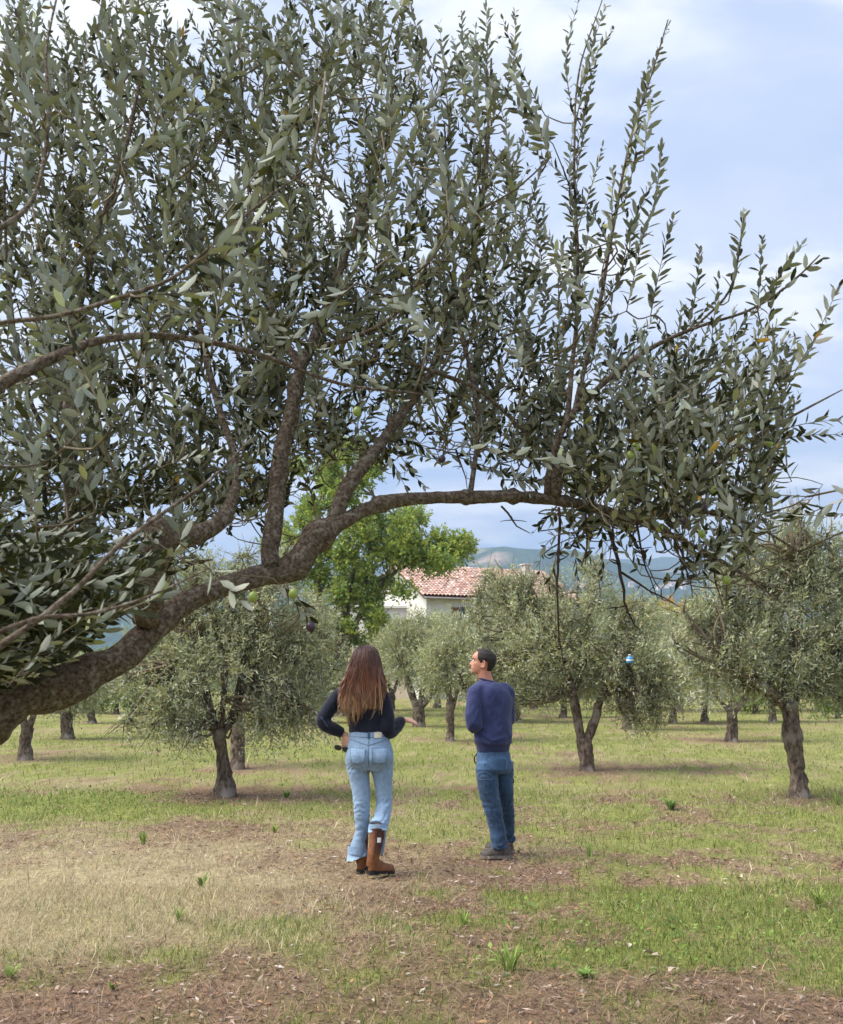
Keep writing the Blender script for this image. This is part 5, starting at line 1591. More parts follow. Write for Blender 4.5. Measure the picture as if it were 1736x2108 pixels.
def hand_parts(wrist, d, back, side, curl=0.35, scale=1.0, splay=0.06):
    """wrist point, finger direction d, back-of-hand normal; side=+1 puts the thumb along d x back"""
    wrist = np.array(wrist, float); d = nrm(np.array(d, float)); back = nrm(np.array(back, float) - d * np.dot(back, d)); s_ = np.cross(d, back) * side
    out_ = []
    k = scale
    out_.append(path_tube([wrist - d * .03 * k, wrist, wrist + d * .03 * k], [.023 * k, .022 * k, .025 * k], 12))
    for q, off_ in enumerate((-.027, -.009, .009, .027)):
        p0 = wrist + d * .005 * k + s_ * off_ * .6 * k; p1 = wrist + d * .085 * k + s_ * off_ * 1.05 * k
        out_.append(path_tube([p0, (p0 + p1) / 2 + back * .003, p1], [.013 * k, .0145 * k, .0115 * k], 10))
        L = (.062, .074, .080, .070)[q] * k
        dd, pp = nrm(d + s_ * off_ * splay / .027 * 1.5), p1
        pts, rad = [p1 - d * .015 * k, p1], [.0105 * k, .010 * k]
        c_ = curl
        for seg, fr in enumerate((.45, .30, .25)):
            dd = nrm(dd * math.cos(c_) - back * math.sin(c_)); pp = pp + dd * L * fr
            pts.append(pp); rad.append((.0092, .0085, .0068)[seg] * k); c_ = curl * 1.1
        out_.append(path_tube(pts, rad, 10, .008))
    t0 = wrist + d * .018 * k + s_ * .024 * k; td = nrm(d * .65 + s_ * .75 - back * .2)
    t1 = t0 + td * .042 * k; t2 = t1 + nrm(td + d * .5) * .03 * k; t3 = t2 + nrm(td + d * .9) * .026 * k
    out_.append(path_tube([t0 - td * .02, t0, t1, t2, t3], np.array([.014, .015, .0125, .0105, .008]) * k, 10, .008))
    return out_


def cloth(co, no, f1=(7, 7, 7), a1=0.006, f2=(14, 14, 40), a2=0.004, seed=3):
    n1 = fbm(co * np.array(f1) + 5, seed, 3) - .5
    n2 = fbm(co * np.array(f2) + 9, seed + 7, 3) - .5
    return n1 * 2 * a1 + n2 * 2 * a2


def denim_mat(name, c1, c2, bump=0.4):
    m, t, o = mat_new(name)
    b = principled(t, c1, 0.85, 0.2)
    b.inputs['Sheen Weight'].default_value = 0.15
    a = t.nodes.new('ShaderNodeVertexColor'); a.layer_name = 'Col'
    tcn = t.nodes.new('ShaderNodeTexCoord')
    nz = t.nodes.new('ShaderNodeTexNoise'); nz.inputs['Scale'].default_value = 60; nz.inputs['Detail'].default_value = 8; nz.inputs['Roughness'].default_value = .7
    mpn = t.nodes.new('ShaderNodeMapping'); mpn.inputs['Scale'].default_value = (1, 1, .35)
    t.links.new(tcn.outputs['Object'], mpn.inputs[0]); t.links.new(mpn.outputs[0], nz.inputs['Vector'])
    mx = t.nodes.new('ShaderNodeMixRGB'); mx.inputs[1].default_value = (*c1, 1); mx.inputs[2].default_value = (*c2, 1)
    mr = t.nodes.new('ShaderNodeMapRange'); mr.inputs['From Min'].default_value = .35; mr.inputs['From Max'].default_value = .65
    t.links.new(nz.outputs['Fac'], mr.inputs['Value']); t.links.new(mr.outputs[0], mx.inputs['Fac'])
    mu = t.nodes.new('ShaderNodeMixRGB'); mu.blend_type = 'MULTIPLY'; mu.inputs['Fac'].default_value = 1
    t.links.new(mx.outputs[0], mu.inputs[1]); t.links.new(a.outputs['Color'], mu.inputs[2])
    t.links.new(mu.outputs[0], b.inputs['Base Color'])
    nb = t.nodes.new('ShaderNodeTexNoise'); nb.inputs['Scale'].default_value = 90; nb.inputs['Detail'].default_value = 4
    t.links.new(tcn.outputs['Object'], nb.inputs['Vector'])
    bp = t.nodes.new('ShaderNodeBump'); bp.inputs['Strength'].default_value = bump; bp.inputs['Distance'].default_value = .004
    t.links.new(nb.outputs['Fac'], bp.inputs['Height']); t.links.new(bp.outputs[0], b.inputs['Normal'])
    t.links.new(b.outputs[0], o.inputs['Surface'])
    return m


M['skin_a'] = noise_mat('skin tanned', (0.52, 0.25, 0.165), (0.46, 0.20, 0.13), 25, 0.5, 0.35)
M['skin_b'] = noise_mat('skin light', (0.58, 0.33, 0.23), (0.52, 0.27, 0.19), 25, 0.5, 0.35)
M['skin_a'].node_tree.nodes['Principled BSDF'].inputs['Subsurface Weight'].default_value = 0.0
M['denim_light'] = denim_mat('washed denim', (0.285, 0.395, 0.535), (0.20, 0.30, 0.44))
M['denim_mid'] = denim_mat('work denim', (0.042, 0.082, 0.155), (0.024, 0.052, 0.105))
M['denim_dark'] = denim_mat('raw denim', (0.005, 0.006, 0.014), (0.009, 0.0105, 0.023))
M['fleece'] = denim_mat('navy sweatshirt', (0.026, 0.034, 0.098), (0.038, 0.047, 0.125), 0.6)
M['stitch'] = plain('pale stitching', (0.16, 0.18, 0.28), 0.8, 0.1)
M['stitch_j'] = plain('jeans stitching', (0.10, 0.15, 0.24), 0.8, 0.1)
M['leather_patch'] = noise_mat('beige leather patch', (0.62, 0.56, 0.44), (0.52, 0.45, 0.34), 20, 0.7, 0.2)
M['boot'] = col_mat('oiled boot leather', 0.55, 0.35, 0, 0.25, 25)
M['sole_dark'] = noise_mat('black rubber sole', (0.012, 0.011, 0.011), (0.03, 0.028, 0.026), 30, 0.8, 0.2)
M['sole_light'] = noise_mat('worn pale sole', (0.26, 0.225, 0.19), (0.15, 0.13, 0.11), 20, 0.85, 0.15)
M['shoe'] = noise_mat('grey brown shoe', (0.055, 0.048, 0.044), (0.13, 0.11, 0.095), 18, 0.8, 0.2)
M['hair_dark'] = noise_mat('short dark hair', (0.012, 0.009, 0.008), (0.035, 0.026, 0.022), 120, 0.6, 0.3, 0.8, 220, 4, (1, 1, .4), bdist=.004)
M['hair'] = col_mat('long brown hair', 0.42, 0.5, 0.0)
M['white_tag'] = plain('white tag', (0.75, 0.74, 0.72), 0.7, 0.2)
M['black'] = plain('black plastic', (0.012, 0.012, 0.013), 0.35, 0.5)
M['eye'] = plain('eyeball', (0.75, 0.72, 0.68), 0.2, 0.5)


def foot_shape(heel, toe, width=0.046, hts=1.0, z0=0.0):
    heel, toe = np.array(heel, float), np.array(toe, float)
    ax_ = nrm(toe - heel); L = np.linalg.norm(toe - heel)
    sd_ = nrm(np.cross(ax_, np.array([0, 0, 1.0]))); up = np.cross(sd_, ax_)
    S = [0, .03, .1, .2, .32, .45, .6, .75, .87, .95, 1.0]
    Wd = [.30, .55, .70, .74, .72, .78, .95, 1.0, .90, .62, .2]
    Ht = [.03, .06, .085, .098, .095, .078, .062, .053, .047, .038, .02]
    n = 18
    V = []
    for s_, w, h in zip(S, Wd, Ht):
        for a in np.linspace(0, 2 * math.pi, n, endpoint=False):
            c, q = math.cos(a), math.sin(a)
            zz_ = (q * h * hts if q > 0 else q * .012)
            V.append(heel + ax_ * s_ * L + sd_ * np.sign(c) * abs(c) ** .8 * w * width + up * zz_)
    F = [(i * n + j, i * n + (j + 1) % n, (i + 1) * n + (j + 1) % n, (i + 1) * n + j) for i in range(len(S) - 1) for j in range(n)]
    F += [tuple(range(n - 1, -1, -1)), tuple((len(S) - 1) * n + j for j in range(n))]
    return (np.array(V), F)


def sole_shape(heel, toe, width, t0, t1):
    """outline of the foot extruded from -t0 to -t1 below the foot axis, with a heel step"""
    heel, toe = np.array(heel, float), np.array(toe, float)
    ax_ = nrm(toe - heel); L = np.linalg.norm(toe - heel)
    sd_ = nrm(np.cross(ax_, np.array([0, 0, 1.0]))); up = np.cross(sd_, ax_)
    S = [-.02, .03, .1, .2, .32, .33, .45, .6, .75, .87, .95, 1.01]
    Wd = [.35, .62, .80, .84, .80, .80, .84, 1.02, 1.08, .98, .70, .3]
    top, bot = [], []
    for s_, w in zip(S, Wd):
        st = t1 if s_ < .325 else t1 * .72
        for sg in (1, -1):
            top.append(heel + ax_ * s_ * L + sd_ * sg * w * width - up * t0); bot.append(heel + ax_ * s_ * L + sd_ * sg * w * width - up * st)
    n = len(S)
    V = top + bot
    F = []
    for i in range(n - 1):
        a, b, c, d = 2 * i, 2 * i + 1, 2 * i + 3, 2 * i + 2
        k = 2 * n
        F += [(a, d, c, b), (k + a, k + b, k + c, k + d), (a, k + a, k + d, d), (b, c, k + c, k + b)]
    k = 2 * n
    F += [(0, 1, k + 1, k), (2 * n - 2, k + 2 * n - 2, k + 2 * n - 1, 2 * n - 1)]
    return V, F


def xf(parts, mat4):
    m = np.array(mat4)
    return [(np.asarray(V) @ m[:3, :3].T + m[:3, 3], F) for V, F in parts]


# ================================================= woman
WY = 7.93
wl = P(757, 1700, WY); wl[2] = relief(wl[:1], wl[1:2])[0] + 0.004
woman = empty('person', wl)
woman.scale = (1.025, 1.025, 1.012)
tag(woman, 'person with long brown hair, dark denim jacket, light jeans and tan boots seen from behind', 'person', 'people standing in the grove')
HM = Matrix.Translation((-.028, -.005, 1.515)) @ Matrix.Rotation(R(4), 4, 'Z')
hd = head_shape(0.215)
wb = xf([(hd[0] * .97, hd[1])] + ear_parts(.212), HM)
wb.append(path_tube([(-.06, 0, 1.40), (-.045, 0, 1.47), (-.03, 0, 1.57)], [.055, .05, .052]))
wb.append(ring_loft(interp_rings([(.005, 0, .80, .13, .085), (.008, -.005, .92, .14, .10), (.0, 0, 1.06, .12, .082), (-.02, 0, 1.2, .135, .09), (-.045, 0, 1.32, .155, .095), (-.06, 0, 1.39, .14, .08), (-.06, 0, 1.43, .07, .06)])))
wl_arm = [(-.20, 0, 1.37), (-.27, -.02, 1.29), (-.345, -.05, 1.18), (-.27, -.045, 1.11), (-.178, -.03, 1.045)]
wr_arm = [(.09, 0, 1.37), (.125, -.02, 1.26), (.137, -.03, 1.10), (.20, .05, 1.115), (.275, .14, 1.155)]
wb.append(path_tube(wl_arm, [.05, .042, .036, .033, .024])); wb.append(path_tube(wr_arm, [.05, .042, .038, .034, .024]))
wb += hand_parts((-.176, -.035, 1.04), (.02, .05, -1), (-.35, -.9, 0), -1, .5, .92)
wb += hand_parts((.275, .14, 1.155), (.93, .30, -.2), (.1, -.45, .9), -1, .22, .82)
wb.append(path_tube([(-.08, 0, .85), (-.062, 0, .70), (-.045, .01, .48), (-.045, .04, .28), (-.045, .06, .1)], [.085, .07, .05, .045, .035]))
wb.append(path_tube([(.10, 0, .85), (.117, .01, .70), (.122, .03, .5), (.085, -.07, .33), (.05, -.13, .12)], [.085, .068, .05, .045, .035]))
mobj('body', fuse(wb, .006, 2, dec=.4), M['skin_b'], woman)
for s_ in (-1, 1):
    V, F = ball((s_ * .031, .076, .505 * .215), .0115, 8)
    V = (np.array(HM)[:3, :3] @ V.T).T + np.array(HM)[:3, 3]
    poly('eye', V, F, M['eye'], woman)
# jacket
jk = [ring_loft(interp_rings([(.003, 0, 1.055, .150, .108), (.003, 0, 1.075, .158, .115), (-.003, -.002, 1.12, .155, .112), (-.015, -.003, 1.2, .162, .117), (-.035, -.004, 1.29, .178, .120), (-.055, -.003, 1.355, .178, .112), (-.062, 0, 1.405, .14, .092), (-.06, 0, 1.44, .085, .07), (-.055, 0, 1.47, .062, .058)]))]
jk.append(path_tube([(-.155, 0, 1.365), (-.215, -.005, 1.355), (-.275, -.02, 1.285), (-.335, -.045, 1.195), (-.352, -.055, 1.160), (-.325, -.055, 1.125), (-.26, -.045, 1.09), (-.195, -.032, 1.062)], [.062, .063, .060, .058, .058, .054, .049, .039]))
jk.append(path_tube([(.04, 0, 1.365), (.095, -.003, 1.352), (.122, -.018, 1.27), (.137, -.03, 1.17), (.135, -.035, 1.10), (.155, -.01, 1.075), (.20, .05, 1.10), (.245, .11, 1.14), (.262, .13, 1.15)], [.062, .064, .064, .068, .072, .068, .060, .050, .040]))
jm = fuse(jk, .007, 4)
displace(jm, lambda co, no: cloth(co, no, (9, 9, 9), .007, (22, 22, 16), .004, 13))
paint(jm, lambda co: (0.8 + .5 * fbm(co * 14, 3, 3))[:, None] * np.ones(3))
mobj('jacket', jm, M['denim_dark'], woman)
jb = bvh_of(jm)
sew_line('yoke_seam', jb, [(-.225, 1.34), (-.17, 1.315), (-.05, 1.305), (.06, 1.315), (.10, 1.34)], .0017, M['stitch'], woman)
sew_line('shoulder_seam', jb, [(-.235, 1.41), (-.215, 1.34), (-.205, 1.27)], .0017, M['stitch'], woman)
sew_line('shoulder_seam', jb, [(.075, 1.40), (.08, 1.33), (.07, 1.26)], .0017, M['stitch'], woman)
sew_line('cuff_seam', jb, [(-.36, 1.19), (-.30, 1.105)], .0015, M['stitch'], woman)
# jeans
jn = [ring_loft(interp_rings([(.004, 0, 1.085, .153, .108), (.004, -.002, 1.06, .155, .11), (.006, -.006, 1.0, .166, .122), (.010, -.018, .93, .182, .138), (.010, -.022, .87, .186, .142), (.010, -.012, .82, .180, .125), (.01, 0, .775, .165, .10)]), 36, 2.1)]
jn.append(ball((-.065, -.075, .885), (.098, .085, .095)))
jn.append(ball((.085, -.075, .885), (.098, .085, .095)))
jn.append(path_tube([(-.083, -.005, .86), (-.075, -.004, .78), (-.064, 0, .70), (-.052, .003, .6), (-.046, .005, .5), (-.044, .02, .4), (-.047, .035, .31), (-.06, .045, .23), (-.078, .05, .135)], [.098, .09, .078, .070, .064, .057, .050, .058, .076], 22))
jn.append(path_tube([(.103, -.005, .86), (.108, 0, .78), (.116, .008, .70), (.123, .018, .6), (.126, .02, .52), (.112, -.02, .43), (.087, -.062, .365)], [.096, .088, .074, .064, .060, .062, .070], 22))
jm2 = fuse(jn, .0065, 3)


def jean_fold(co, no):
    z = co[:, 2]
    knee = np.exp(-((z - .46) / .12) ** 2) + .8 * np.exp(-((z - .79) / .05) ** 2) + .6 * np.exp(-((z - .32) / .06) ** 2)
    w = (np.sin(z * 120 + 6 * np.sin(co[:, 0] * 22) + 14 * fbm(co * 9, 3, 2)) * .6 + (fbm(co * np.array([16, 16, 55]), 5, 2) - .5) * 2.2) * .0036
    crease = -np.exp(-((co[:, 0] - .01) / .012) ** 2) * np.exp(-((z - .86) / .08) ** 2) * .012 * (co[:, 1] < -.05)
    return cloth(co, no, (8, 8, 8), .004, (16, 16, 34), .002, 23) + knee * w * 1.2 + crease


displace(jm2, jean_fold)
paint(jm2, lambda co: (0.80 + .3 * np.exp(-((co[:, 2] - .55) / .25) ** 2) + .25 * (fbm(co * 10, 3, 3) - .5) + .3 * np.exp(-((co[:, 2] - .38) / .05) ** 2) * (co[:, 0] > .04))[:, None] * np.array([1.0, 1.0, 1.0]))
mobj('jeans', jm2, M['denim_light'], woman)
nb_ = bvh_of(jm2)
for sg, cx_ in ((-1, -.072), (1, .095)):
    sew_patch('back_pocket', nb_, [(cx_ - .058, .955), (cx_ + .058, .955), (cx_ + .05, .845), (cx_ - .05, .845)], .0035, .002, M['denim_light'], woman)
    for q in ([(cx_ - .058, .955), (cx_ + .058, .955)], [(cx_ - .058, .955), (cx_ - .05, .845), (cx_, .83), (cx_ + .05, .845), (cx_ + .058, .955)]):
        sew_line('pocket_seam', nb_, q, .0016, M['stitch_j'], woman, .004)
for o in [c for c in woman.children if c.name.startswith('back_pocket')]:
    paint(o.data, lambda co: np.ones((len(co), 3)) * .95)
sew_line('centre_seam', nb_, [(.008, 1.075), (.01, .95), (.012, .80)], .0016, M['stitch_j'], woman)
sew_line('yoke_seam', nb_, [(-.145, 1.02), (.008, .975), (.16, 1.02)], .0015, M['stitch_j'], woman)
sew_line('waistband_seam', nb_, [(-.14, 1.038), (.0, 1.034), (.145, 1.038)], .0015, M['stitch_j'], woman)
sew_patch('belt_loop', nb_, [(.001, 1.075), (.016, 1.075), (.016, 1.025), (.001, 1.025)], .006, .001, M['denim_mid'], woman, 4)
for o in [c for c in woman.children if c.name.startswith('belt_loop')]:
    paint(o.data, lambda co: np.ones((len(co), 3)))
sew_patch('leather_patch', nb_, [(.052, 1.072), (.108, 1.072), (.108, 1.03), (.052, 1.03)], .004, .001, M['leather_patch'], woman, 5)


def hem(name, c, rx, ry, tilt, z0, z1, seed, open_from=None, open_to=None):
    """ragged flared jeans hem as a thin open sleeve"""
    n = 40
    V = []
    for lay, dr in ((0, 0), (1, -.006)):
        for k, t in enumerate((0.0, .5, 1.0)):
            for j in range(n):
                a = 2 * math.pi * j / n
                z = z1 + (z0 - z1) * t + tilt * math.cos(a) * t
                if k == 2: z += .012 * (vnoise(np.array([[j * .9, seed, 0.5]]))[0] - .5) * 2
                g = 1 + .10 * t
                V.append((c[0] + (rx * g + dr) * math.cos(a) * (1 + .05 * math.sin(3 * a + seed)), c[1] + (ry * g + dr) * math.sin(a), z))
    F = []
    for lay in (0, 1):
        b = lay * 3 * n
        for k in range(2):
            for j in range(n):
                q = (b + k * n + j, b + k * n + (j + 1) % n, b + (k + 1) * n + (j + 1) % n, b + (k + 1) * n + j)
                F.append(q if lay else q[::-1])
    for j in range(n):
        F.append((2 * n + j, 2 * n + (j + 1) % n, 3 * n + 2 * n + (j + 1) % n, 3 * n + 2 * n + j))
    o = poly(name, V, F, M['denim_light'], woman)
    for p_ in o.data.polygons: p_.use_smooth = True
    paint(o.data, lambda co: (1.0 + .25 * (co[:, 2] < z0 + .02))[:, None] * np.ones(3) * .92)
    return o


hem('flared_hem', (-.077, .05), .072, .066, .028, .115, .20, 4)
hem('raised_hem', (.083, -.066), .070, .066, .012, .335, .385, 9)
# the front flap of the lifted leg's hem hanging beyond the boot
fl = [(.125, -.03, .36), (.145, -.005, .34), (.135, .02, .33), (.118, -.035, .26), (.137, -.005, .24), (.125, .025, .23), (.10, -.045, .155), (.118, -.015, .135), (.105, .015, .14)]
o = poly('hem_flap', fl + [(x - .006, y + .004, z) for x, y, z in fl], [(0, 1, 4, 3), (1, 2, 5, 4), (3, 4, 7, 6), (4, 5, 8, 7), (9, 12, 13, 10), (10, 13, 14, 11), (12, 15, 16, 13), (13, 16, 17, 14), (0, 3, 12, 9), (3, 6, 15, 12), (6, 7, 16, 15), (7, 8, 17, 16), (8, 5, 14, 17), (5, 2, 11, 14)], M['denim_light'], woman)
paint(o.data, lambda co: np.ones((len(co), 3)) * .7)


def boot(heel, toe, shaft, rads, label):
    me = fuse([foot_shape(heel, toe, .042, .9), path_tube(shaft, rads, 20)], .0055, 4)
    displace(me, lambda co, no: cloth(co, no, (14, 14, 14), .003, (16, 16, 40), .0025, 33))
    zt = shaft[0][2]

    def bc(co):
        k = np.clip((co[:, 2] - .16) / .06, 0, 1) * np.clip((co[:, 0] - (shaft[0][0] - .045)) / .04, 0, 1)
        base = np.array([.18, .066, .021]); up = np.array([.06, .019, .011])
        return (base + (up - base) * k[:, None]) * (.7 + .6 * fbm(co * 22, 8, 3))[:, None]
    paint(me, bc)
    b = mobj('boot', me, M['boot'], woman, label)
    V, F = sole_shape(heel, toe, .042, .004, .034)
    poly('sole', V, F, M['sole_dark'], b)
    tb = Tubes()
    for j in (0,):
        a = np.linspace(0, 2 * math.pi, 25)
        tb.add([np.array(shaft[0]) + np.array([rads[0] * math.cos(q), rads[0] * math.sin(q), -.004]) for q in a], np.full(25, .004), 6)
    tb.build('rim', M['sole_dark'], b)
    return b, me


b1, m1 = boot((.022, -.155, .058), (.205, -.03, .036), [(.080, -.085, .352), (.078, -.092, .30), (.066, -.11, .22), (.05, -.125, .14), (.045, -.125, .08)], [.056, .055, .051, .047, .044], 'tan boot of the lifted leg with dark upper shaft')
bb = bvh_of(m1)
sew_patch('tag', bb, [(.082, .292), (.110, .290), (.109, .255), (.081, .257)], .003, .001, M['white_tag'], b1, 4)
sew_line('side_seam', bb, [(.088, .34), (.07, .24), (.05, .12)], .0016, M['sole_dark'], b1)
boot((-.055, .01, .034), (-.02, .255, .03), [(-.045, .045, .30), (-.045, .045, .2), (-.047, .055, .12), (-.046, .06, .07)], [.048, .047, .046, .045], 'tan boot of the standing leg')

# hair: scalp shell plus many wavy locks
HZ = [1.752, 1.748, 1.73, 1.70, 1.65, 1.58, 1.50, 1.42, 1.34, 1.26, 1.18, 1.10]
HCX = [-.028, -.028, -.027, -.027, -.027, -.030, -.034, -.040, -.050, -.062, -.078, -.09]
HHW = [.002, .025, .064, .090, .106, .120, .142, .158, .160, .150, .130, .105]
HHD = [.002, .025, .064, .092, .112, .112, .092, .078, .068, .058, .045, .04]
HYC = [-.005, -.005, -.005, -.008, -.012, -.022, -.042, -.056, -.068, -.078, -.083, -.086]


def hairp(phi, z, sc_=1.0):
    return np.array([np.interp(-z, [-q for q in HZ], HCX) + np.interp(-z, [-q for q in HZ], HHW) * math.sin(phi) * sc_,
                     np.interp(-z, [-q for q in HZ], HYC) - np.interp(-z, [-q for q in HZ], HHD) * math.cos(phi) * sc_, z])


n = 40
phs = np.linspace(-1.9, 1.9, n)
zs = [1.748, 1.738, 1.72, 1.69, 1.65, 1.60, 1.54, 1.48, 1.42, 1.36, 1.30, 1.25]
SV = [hairp(p_, z, .965) for z in zs for p_ in phs] + [hairp(p_, z, .965) + np.array([0, .03, 0]) for z in zs for p_ in phs]
SF = []
kk = len(zs) * n
for i in range(len(zs) - 1):
    for j in range(n - 1):
        a = i * n + j
        SF.append((a, a + n, a + n + 1, a + 1)); SF.append((kk + a, kk + a + 1, kk + a + n + 1, kk + a + n))
    SF.append((i * n, kk + i * n, kk + (i + 1) * n, (i + 1) * n)); SF.append((i * n + n - 1, (i + 1) * n + n - 1, kk + (i + 1) * n + n - 1, kk + i * n + n - 1))
for j in range(n - 1):
    a = (len(zs) - 1) * n + j
    SF.append((a, kk + a, kk + a + 1, a + 1)); SF.append((j, j + 1, kk + j + 1, kk + j))
SV = np.array(SV)


def hair_col(z, light, rnd):
    z = np.asarray(z, float)
    root_ = np.array([.058, .023, .015]); mid_ = np.array([.165, .062, .030]); tip_ = np.array([.45, .29, .155])
    t1 = np.clip((1.70 - z) / .25, 0, 1)[..., None]; t2 = np.clip((1.47 - z) / .26, 0, 1)[..., None] ** 1.3
    c = root_ + (mid_ - root_) * t1
    c = c + (tip_ - c) * t2 * light
    return c * rnd


hair = poly('hair', SV, SF, M['hair'], woman)
for p_ in hair.data.polygons: p_.use_smooth = True
paint(hair.data, lambda co: hair_col(co[:, 2], .35, .75))
lk = Tubes()
for c_ in range(92):                    # wavy clumps, each a handful of strands
    cph = rng.uniform(-1.75, 1.75)
    cs = math.sin(cph)
    cend = np.interp(cs, [-1, -.75, -.4, 0, .3, .55, .8, 1], [1.23, 1.18, 1.135, 1.16, 1.22, 1.28, 1.30, 1.24]) + rng.normal() * .022
    cz0 = rng.choice([1.748, 1.74, 1.72, 1.66], p=[.45, .25, .2, .1])
    csc = rng.uniform(.97, 1.07)
    wa, wf, wp = rng.uniform(.008, .019), rng.uniform(22, 33), rng.uniform(0, 6.3)
    clight = rng.uniform(.3, 1.15) * (1.15 if cs < 0 else .95); ctone = rng.uniform(.6, 1.45)
    for k in range(7):
        ph = cph + rng.normal() * .055
        end = cend + abs(rng.normal()) * .03 - (.02 if k == 0 else 0)
        zz_ = np.linspace(cz0, end, 24)
        sc_ = csc * rng.uniform(.985, 1.02)
        pts = []
        for z in zz_:
            f = np.clip((1.66 - z) / .22, 0, 1)
            g = 1 - .55 * np.clip((1.35 - z) / .2, 0, 1)          # strands gather towards the tip
            q = hairp(cph + (ph - cph) * g, z, sc_)
            pts.append(q + np.array([math.sin(z * wf + wp) * wa * f, -(.5 + .5 * math.cos(z * wf * .9 + wp)) * wa * .9 * f, 0]) + np.array([math.sin(z * 61 + k * 1.7) * .0016 * f, 0, 0]))
        t = np.linspace(0, 1, 24)
        rr = rng.uniform(.0022, .0046) * np.clip(np.minimum(t * 8 + .35, 1) * (1 - t ** 2.5) + .10, 0, 1)
        lk.add(pts, rr, 3, col=hair_col(zz_, min(1.15, clight * rng.uniform(.8, 1.2)), ctone * rng.uniform(.8, 1.2)))
for k in range(70):                     # loose flyaway hairs
    ph = rng.uniform(-1.7, 1.7); zz_ = np.linspace(1.74, rng.uniform(1.16, 1.5), 16); a_ = rng.uniform(.01, .03); f_ = rng.uniform(12, 26); p_ = rng.uniform(0, 6)
    pts = [hairp(ph, z, 1.04) + np.array([math.sin(z * f_ + p_), -.5, 0]) * a_ * np.clip((1.7 - z) / .3, 0, 1) for z in zz_]
    lk.add(pts, np.full(16, .0007), 3, col=hair_col(zz_, 1.0, 1.3))
for (x0, z0, x1, z1) in ((.075, 1.47, .052, 1.25), (.098, 1.46, .112, 1.21), (.09, 1.48, .096, 1.24)):
    zz_ = np.linspace(z0 + .1, z1, 16)
    pts = [hairp(1.05, z0 + .1) * (1 - t) + np.array([x0 + (x1 - x0) * t, -.155 + .02 * t, z]) * t if t < .5 else np.array([x0 + (x1 - x0) * t + .004 * math.sin(z * 40), -.145, z]) for t, z in zip(np.linspace(0, 1, 16), zz_)]
    pts[7:9] = [(pts[6] + pts[9]) / 2 + (pts[9] - pts[6]) * -.17, (pts[6] + pts[9]) / 2 + (pts[9] - pts[6]) * .17]
    lk.add(pts, np.linspace(.004, .0015, 16), 5, col=hair_col(zz_, 1.1, 1.3))
lk.build('hair_strand_mass', M['hair'], hair)['kind'] = 'stuff'

# sunglasses in her left hand
sg = empty('sunglasses', wl + np.array([-.205, -.055, .955]))
tag(sg, 'dark sunglasses held against her hip in the hand on the left', 'sunglasses')
sg.rotation_euler = (R(20), R(12), R(-15))
for s_ in (-1, 1):
    V, F = ball((s_ * .033, 0, 0), (.026, .004, .019), 10)
    poly('lens', V, F, M['black'], sg)
    a = np.linspace(0, 2 * math.pi, 25)
    tb = Tubes(); tb.add([(s_ * .033 + .028 * math.cos(q), 0, .021 * math.sin(q)) for q in a], np.full(25, .003), 6); tb.build('rim', M['black'], sg)
    tb = Tubes(); tb.add([(s_ * .062, 0, .008), (s_ * .066, .01, .008), (s_ * .02, .022, -.002)], [.003, .003, .0025], 6); tb.build('temple_arm', M['black'], sg)
tb = Tubes(); tb.add([(-.008, 0, .006), (0, -.002, .010), (.008, 0, .006)], [.0028] * 3, 6); tb.build('bridge', M['black'], sg)

# ================================================= man
MY = 8.62
ml = P(1015, 1700, MY); ml[2] = relief(ml[:1], ml[1:2])[0] + 0.004
man = empty('person', ml)
man.scale = (1.03, 1.03, 1.005)
tag(man, 'person in navy sweatshirt and dark work jeans looking left, face in profile', 'person', 'people standing in the grove')
PH = R(33)
HM2 = Matrix.Translation((-.085, .005, 1.525)) @ Matrix.Rotation(R(83), 4, 'Z') @ Matrix.Rotation(R(9), 4, 'X')
mh = head_shape(0.218)
mb = xf([(mh[0], mh[1])] + ear_parts(.218), HM2)
mb.append(path_tube([(-.02, .01, 1.40), (-.045, .01, 1.48), (-.07, .005, 1.58)], [.068, .060, .060]))
mb.append(ring_loft(interp_rings([(.012, .015, .78, .118, .085, PH), (.012, .015, .9, .115, .08, PH), (.012, .01, 1.1, .135, .09, PH), (.01, .0, 1.3, .155, .09, PH), (0, 0, 1.37, .14, .085, PH), (-.01, 0, 1.43, .10, .07, PH)])))
ml_arm = [(-.135, -.09, 1.39), (-.15, -.12, 1.25), (-.155, -.13, 1.10), (-.165, .0, 1.105), (-.13, .13, 1.13)]
mr_arm = [(.135, .09, 1.40), (.155, .11, 1.28), (.165, .12, 1.14), (.10, .24, 1.12), (-.01, .29, 1.13)]
mb.append(path_tube(ml_arm, [.045, .040, .034, .032, .025])); mb.append(path_tube(mr_arm, [.045, .038, .030, .030, .025]))
mb += hand_parts((-.13, .13, 1.13), (.3, .9, .05), (-.9, .3, .3), 1, .4)
mb += hand_parts((-.01, .29, 1.13), (-.85, .3, .05), (.3, .9, .3), -1, .5)
mb.append(path_tube([(-.05, -.03, .8), (-.036, -.05, .56), (-.002, -.05, .40), (.035, -.05, .2), (.055, -.05, .08)], [.070, .060, .046, .040, .033]))
mb.append(path_tube([(.09, .06, .8), (.107, .08, .56), (.122, .12, .40), (.138, .18, .2), (.14, .2, .08)], [.068, .055, .044, .038, .033]))
mobj('body', fuse(mb, .0055, 1, dec=.4), M['skin_a'], man)
A2 = np.array(HM2)
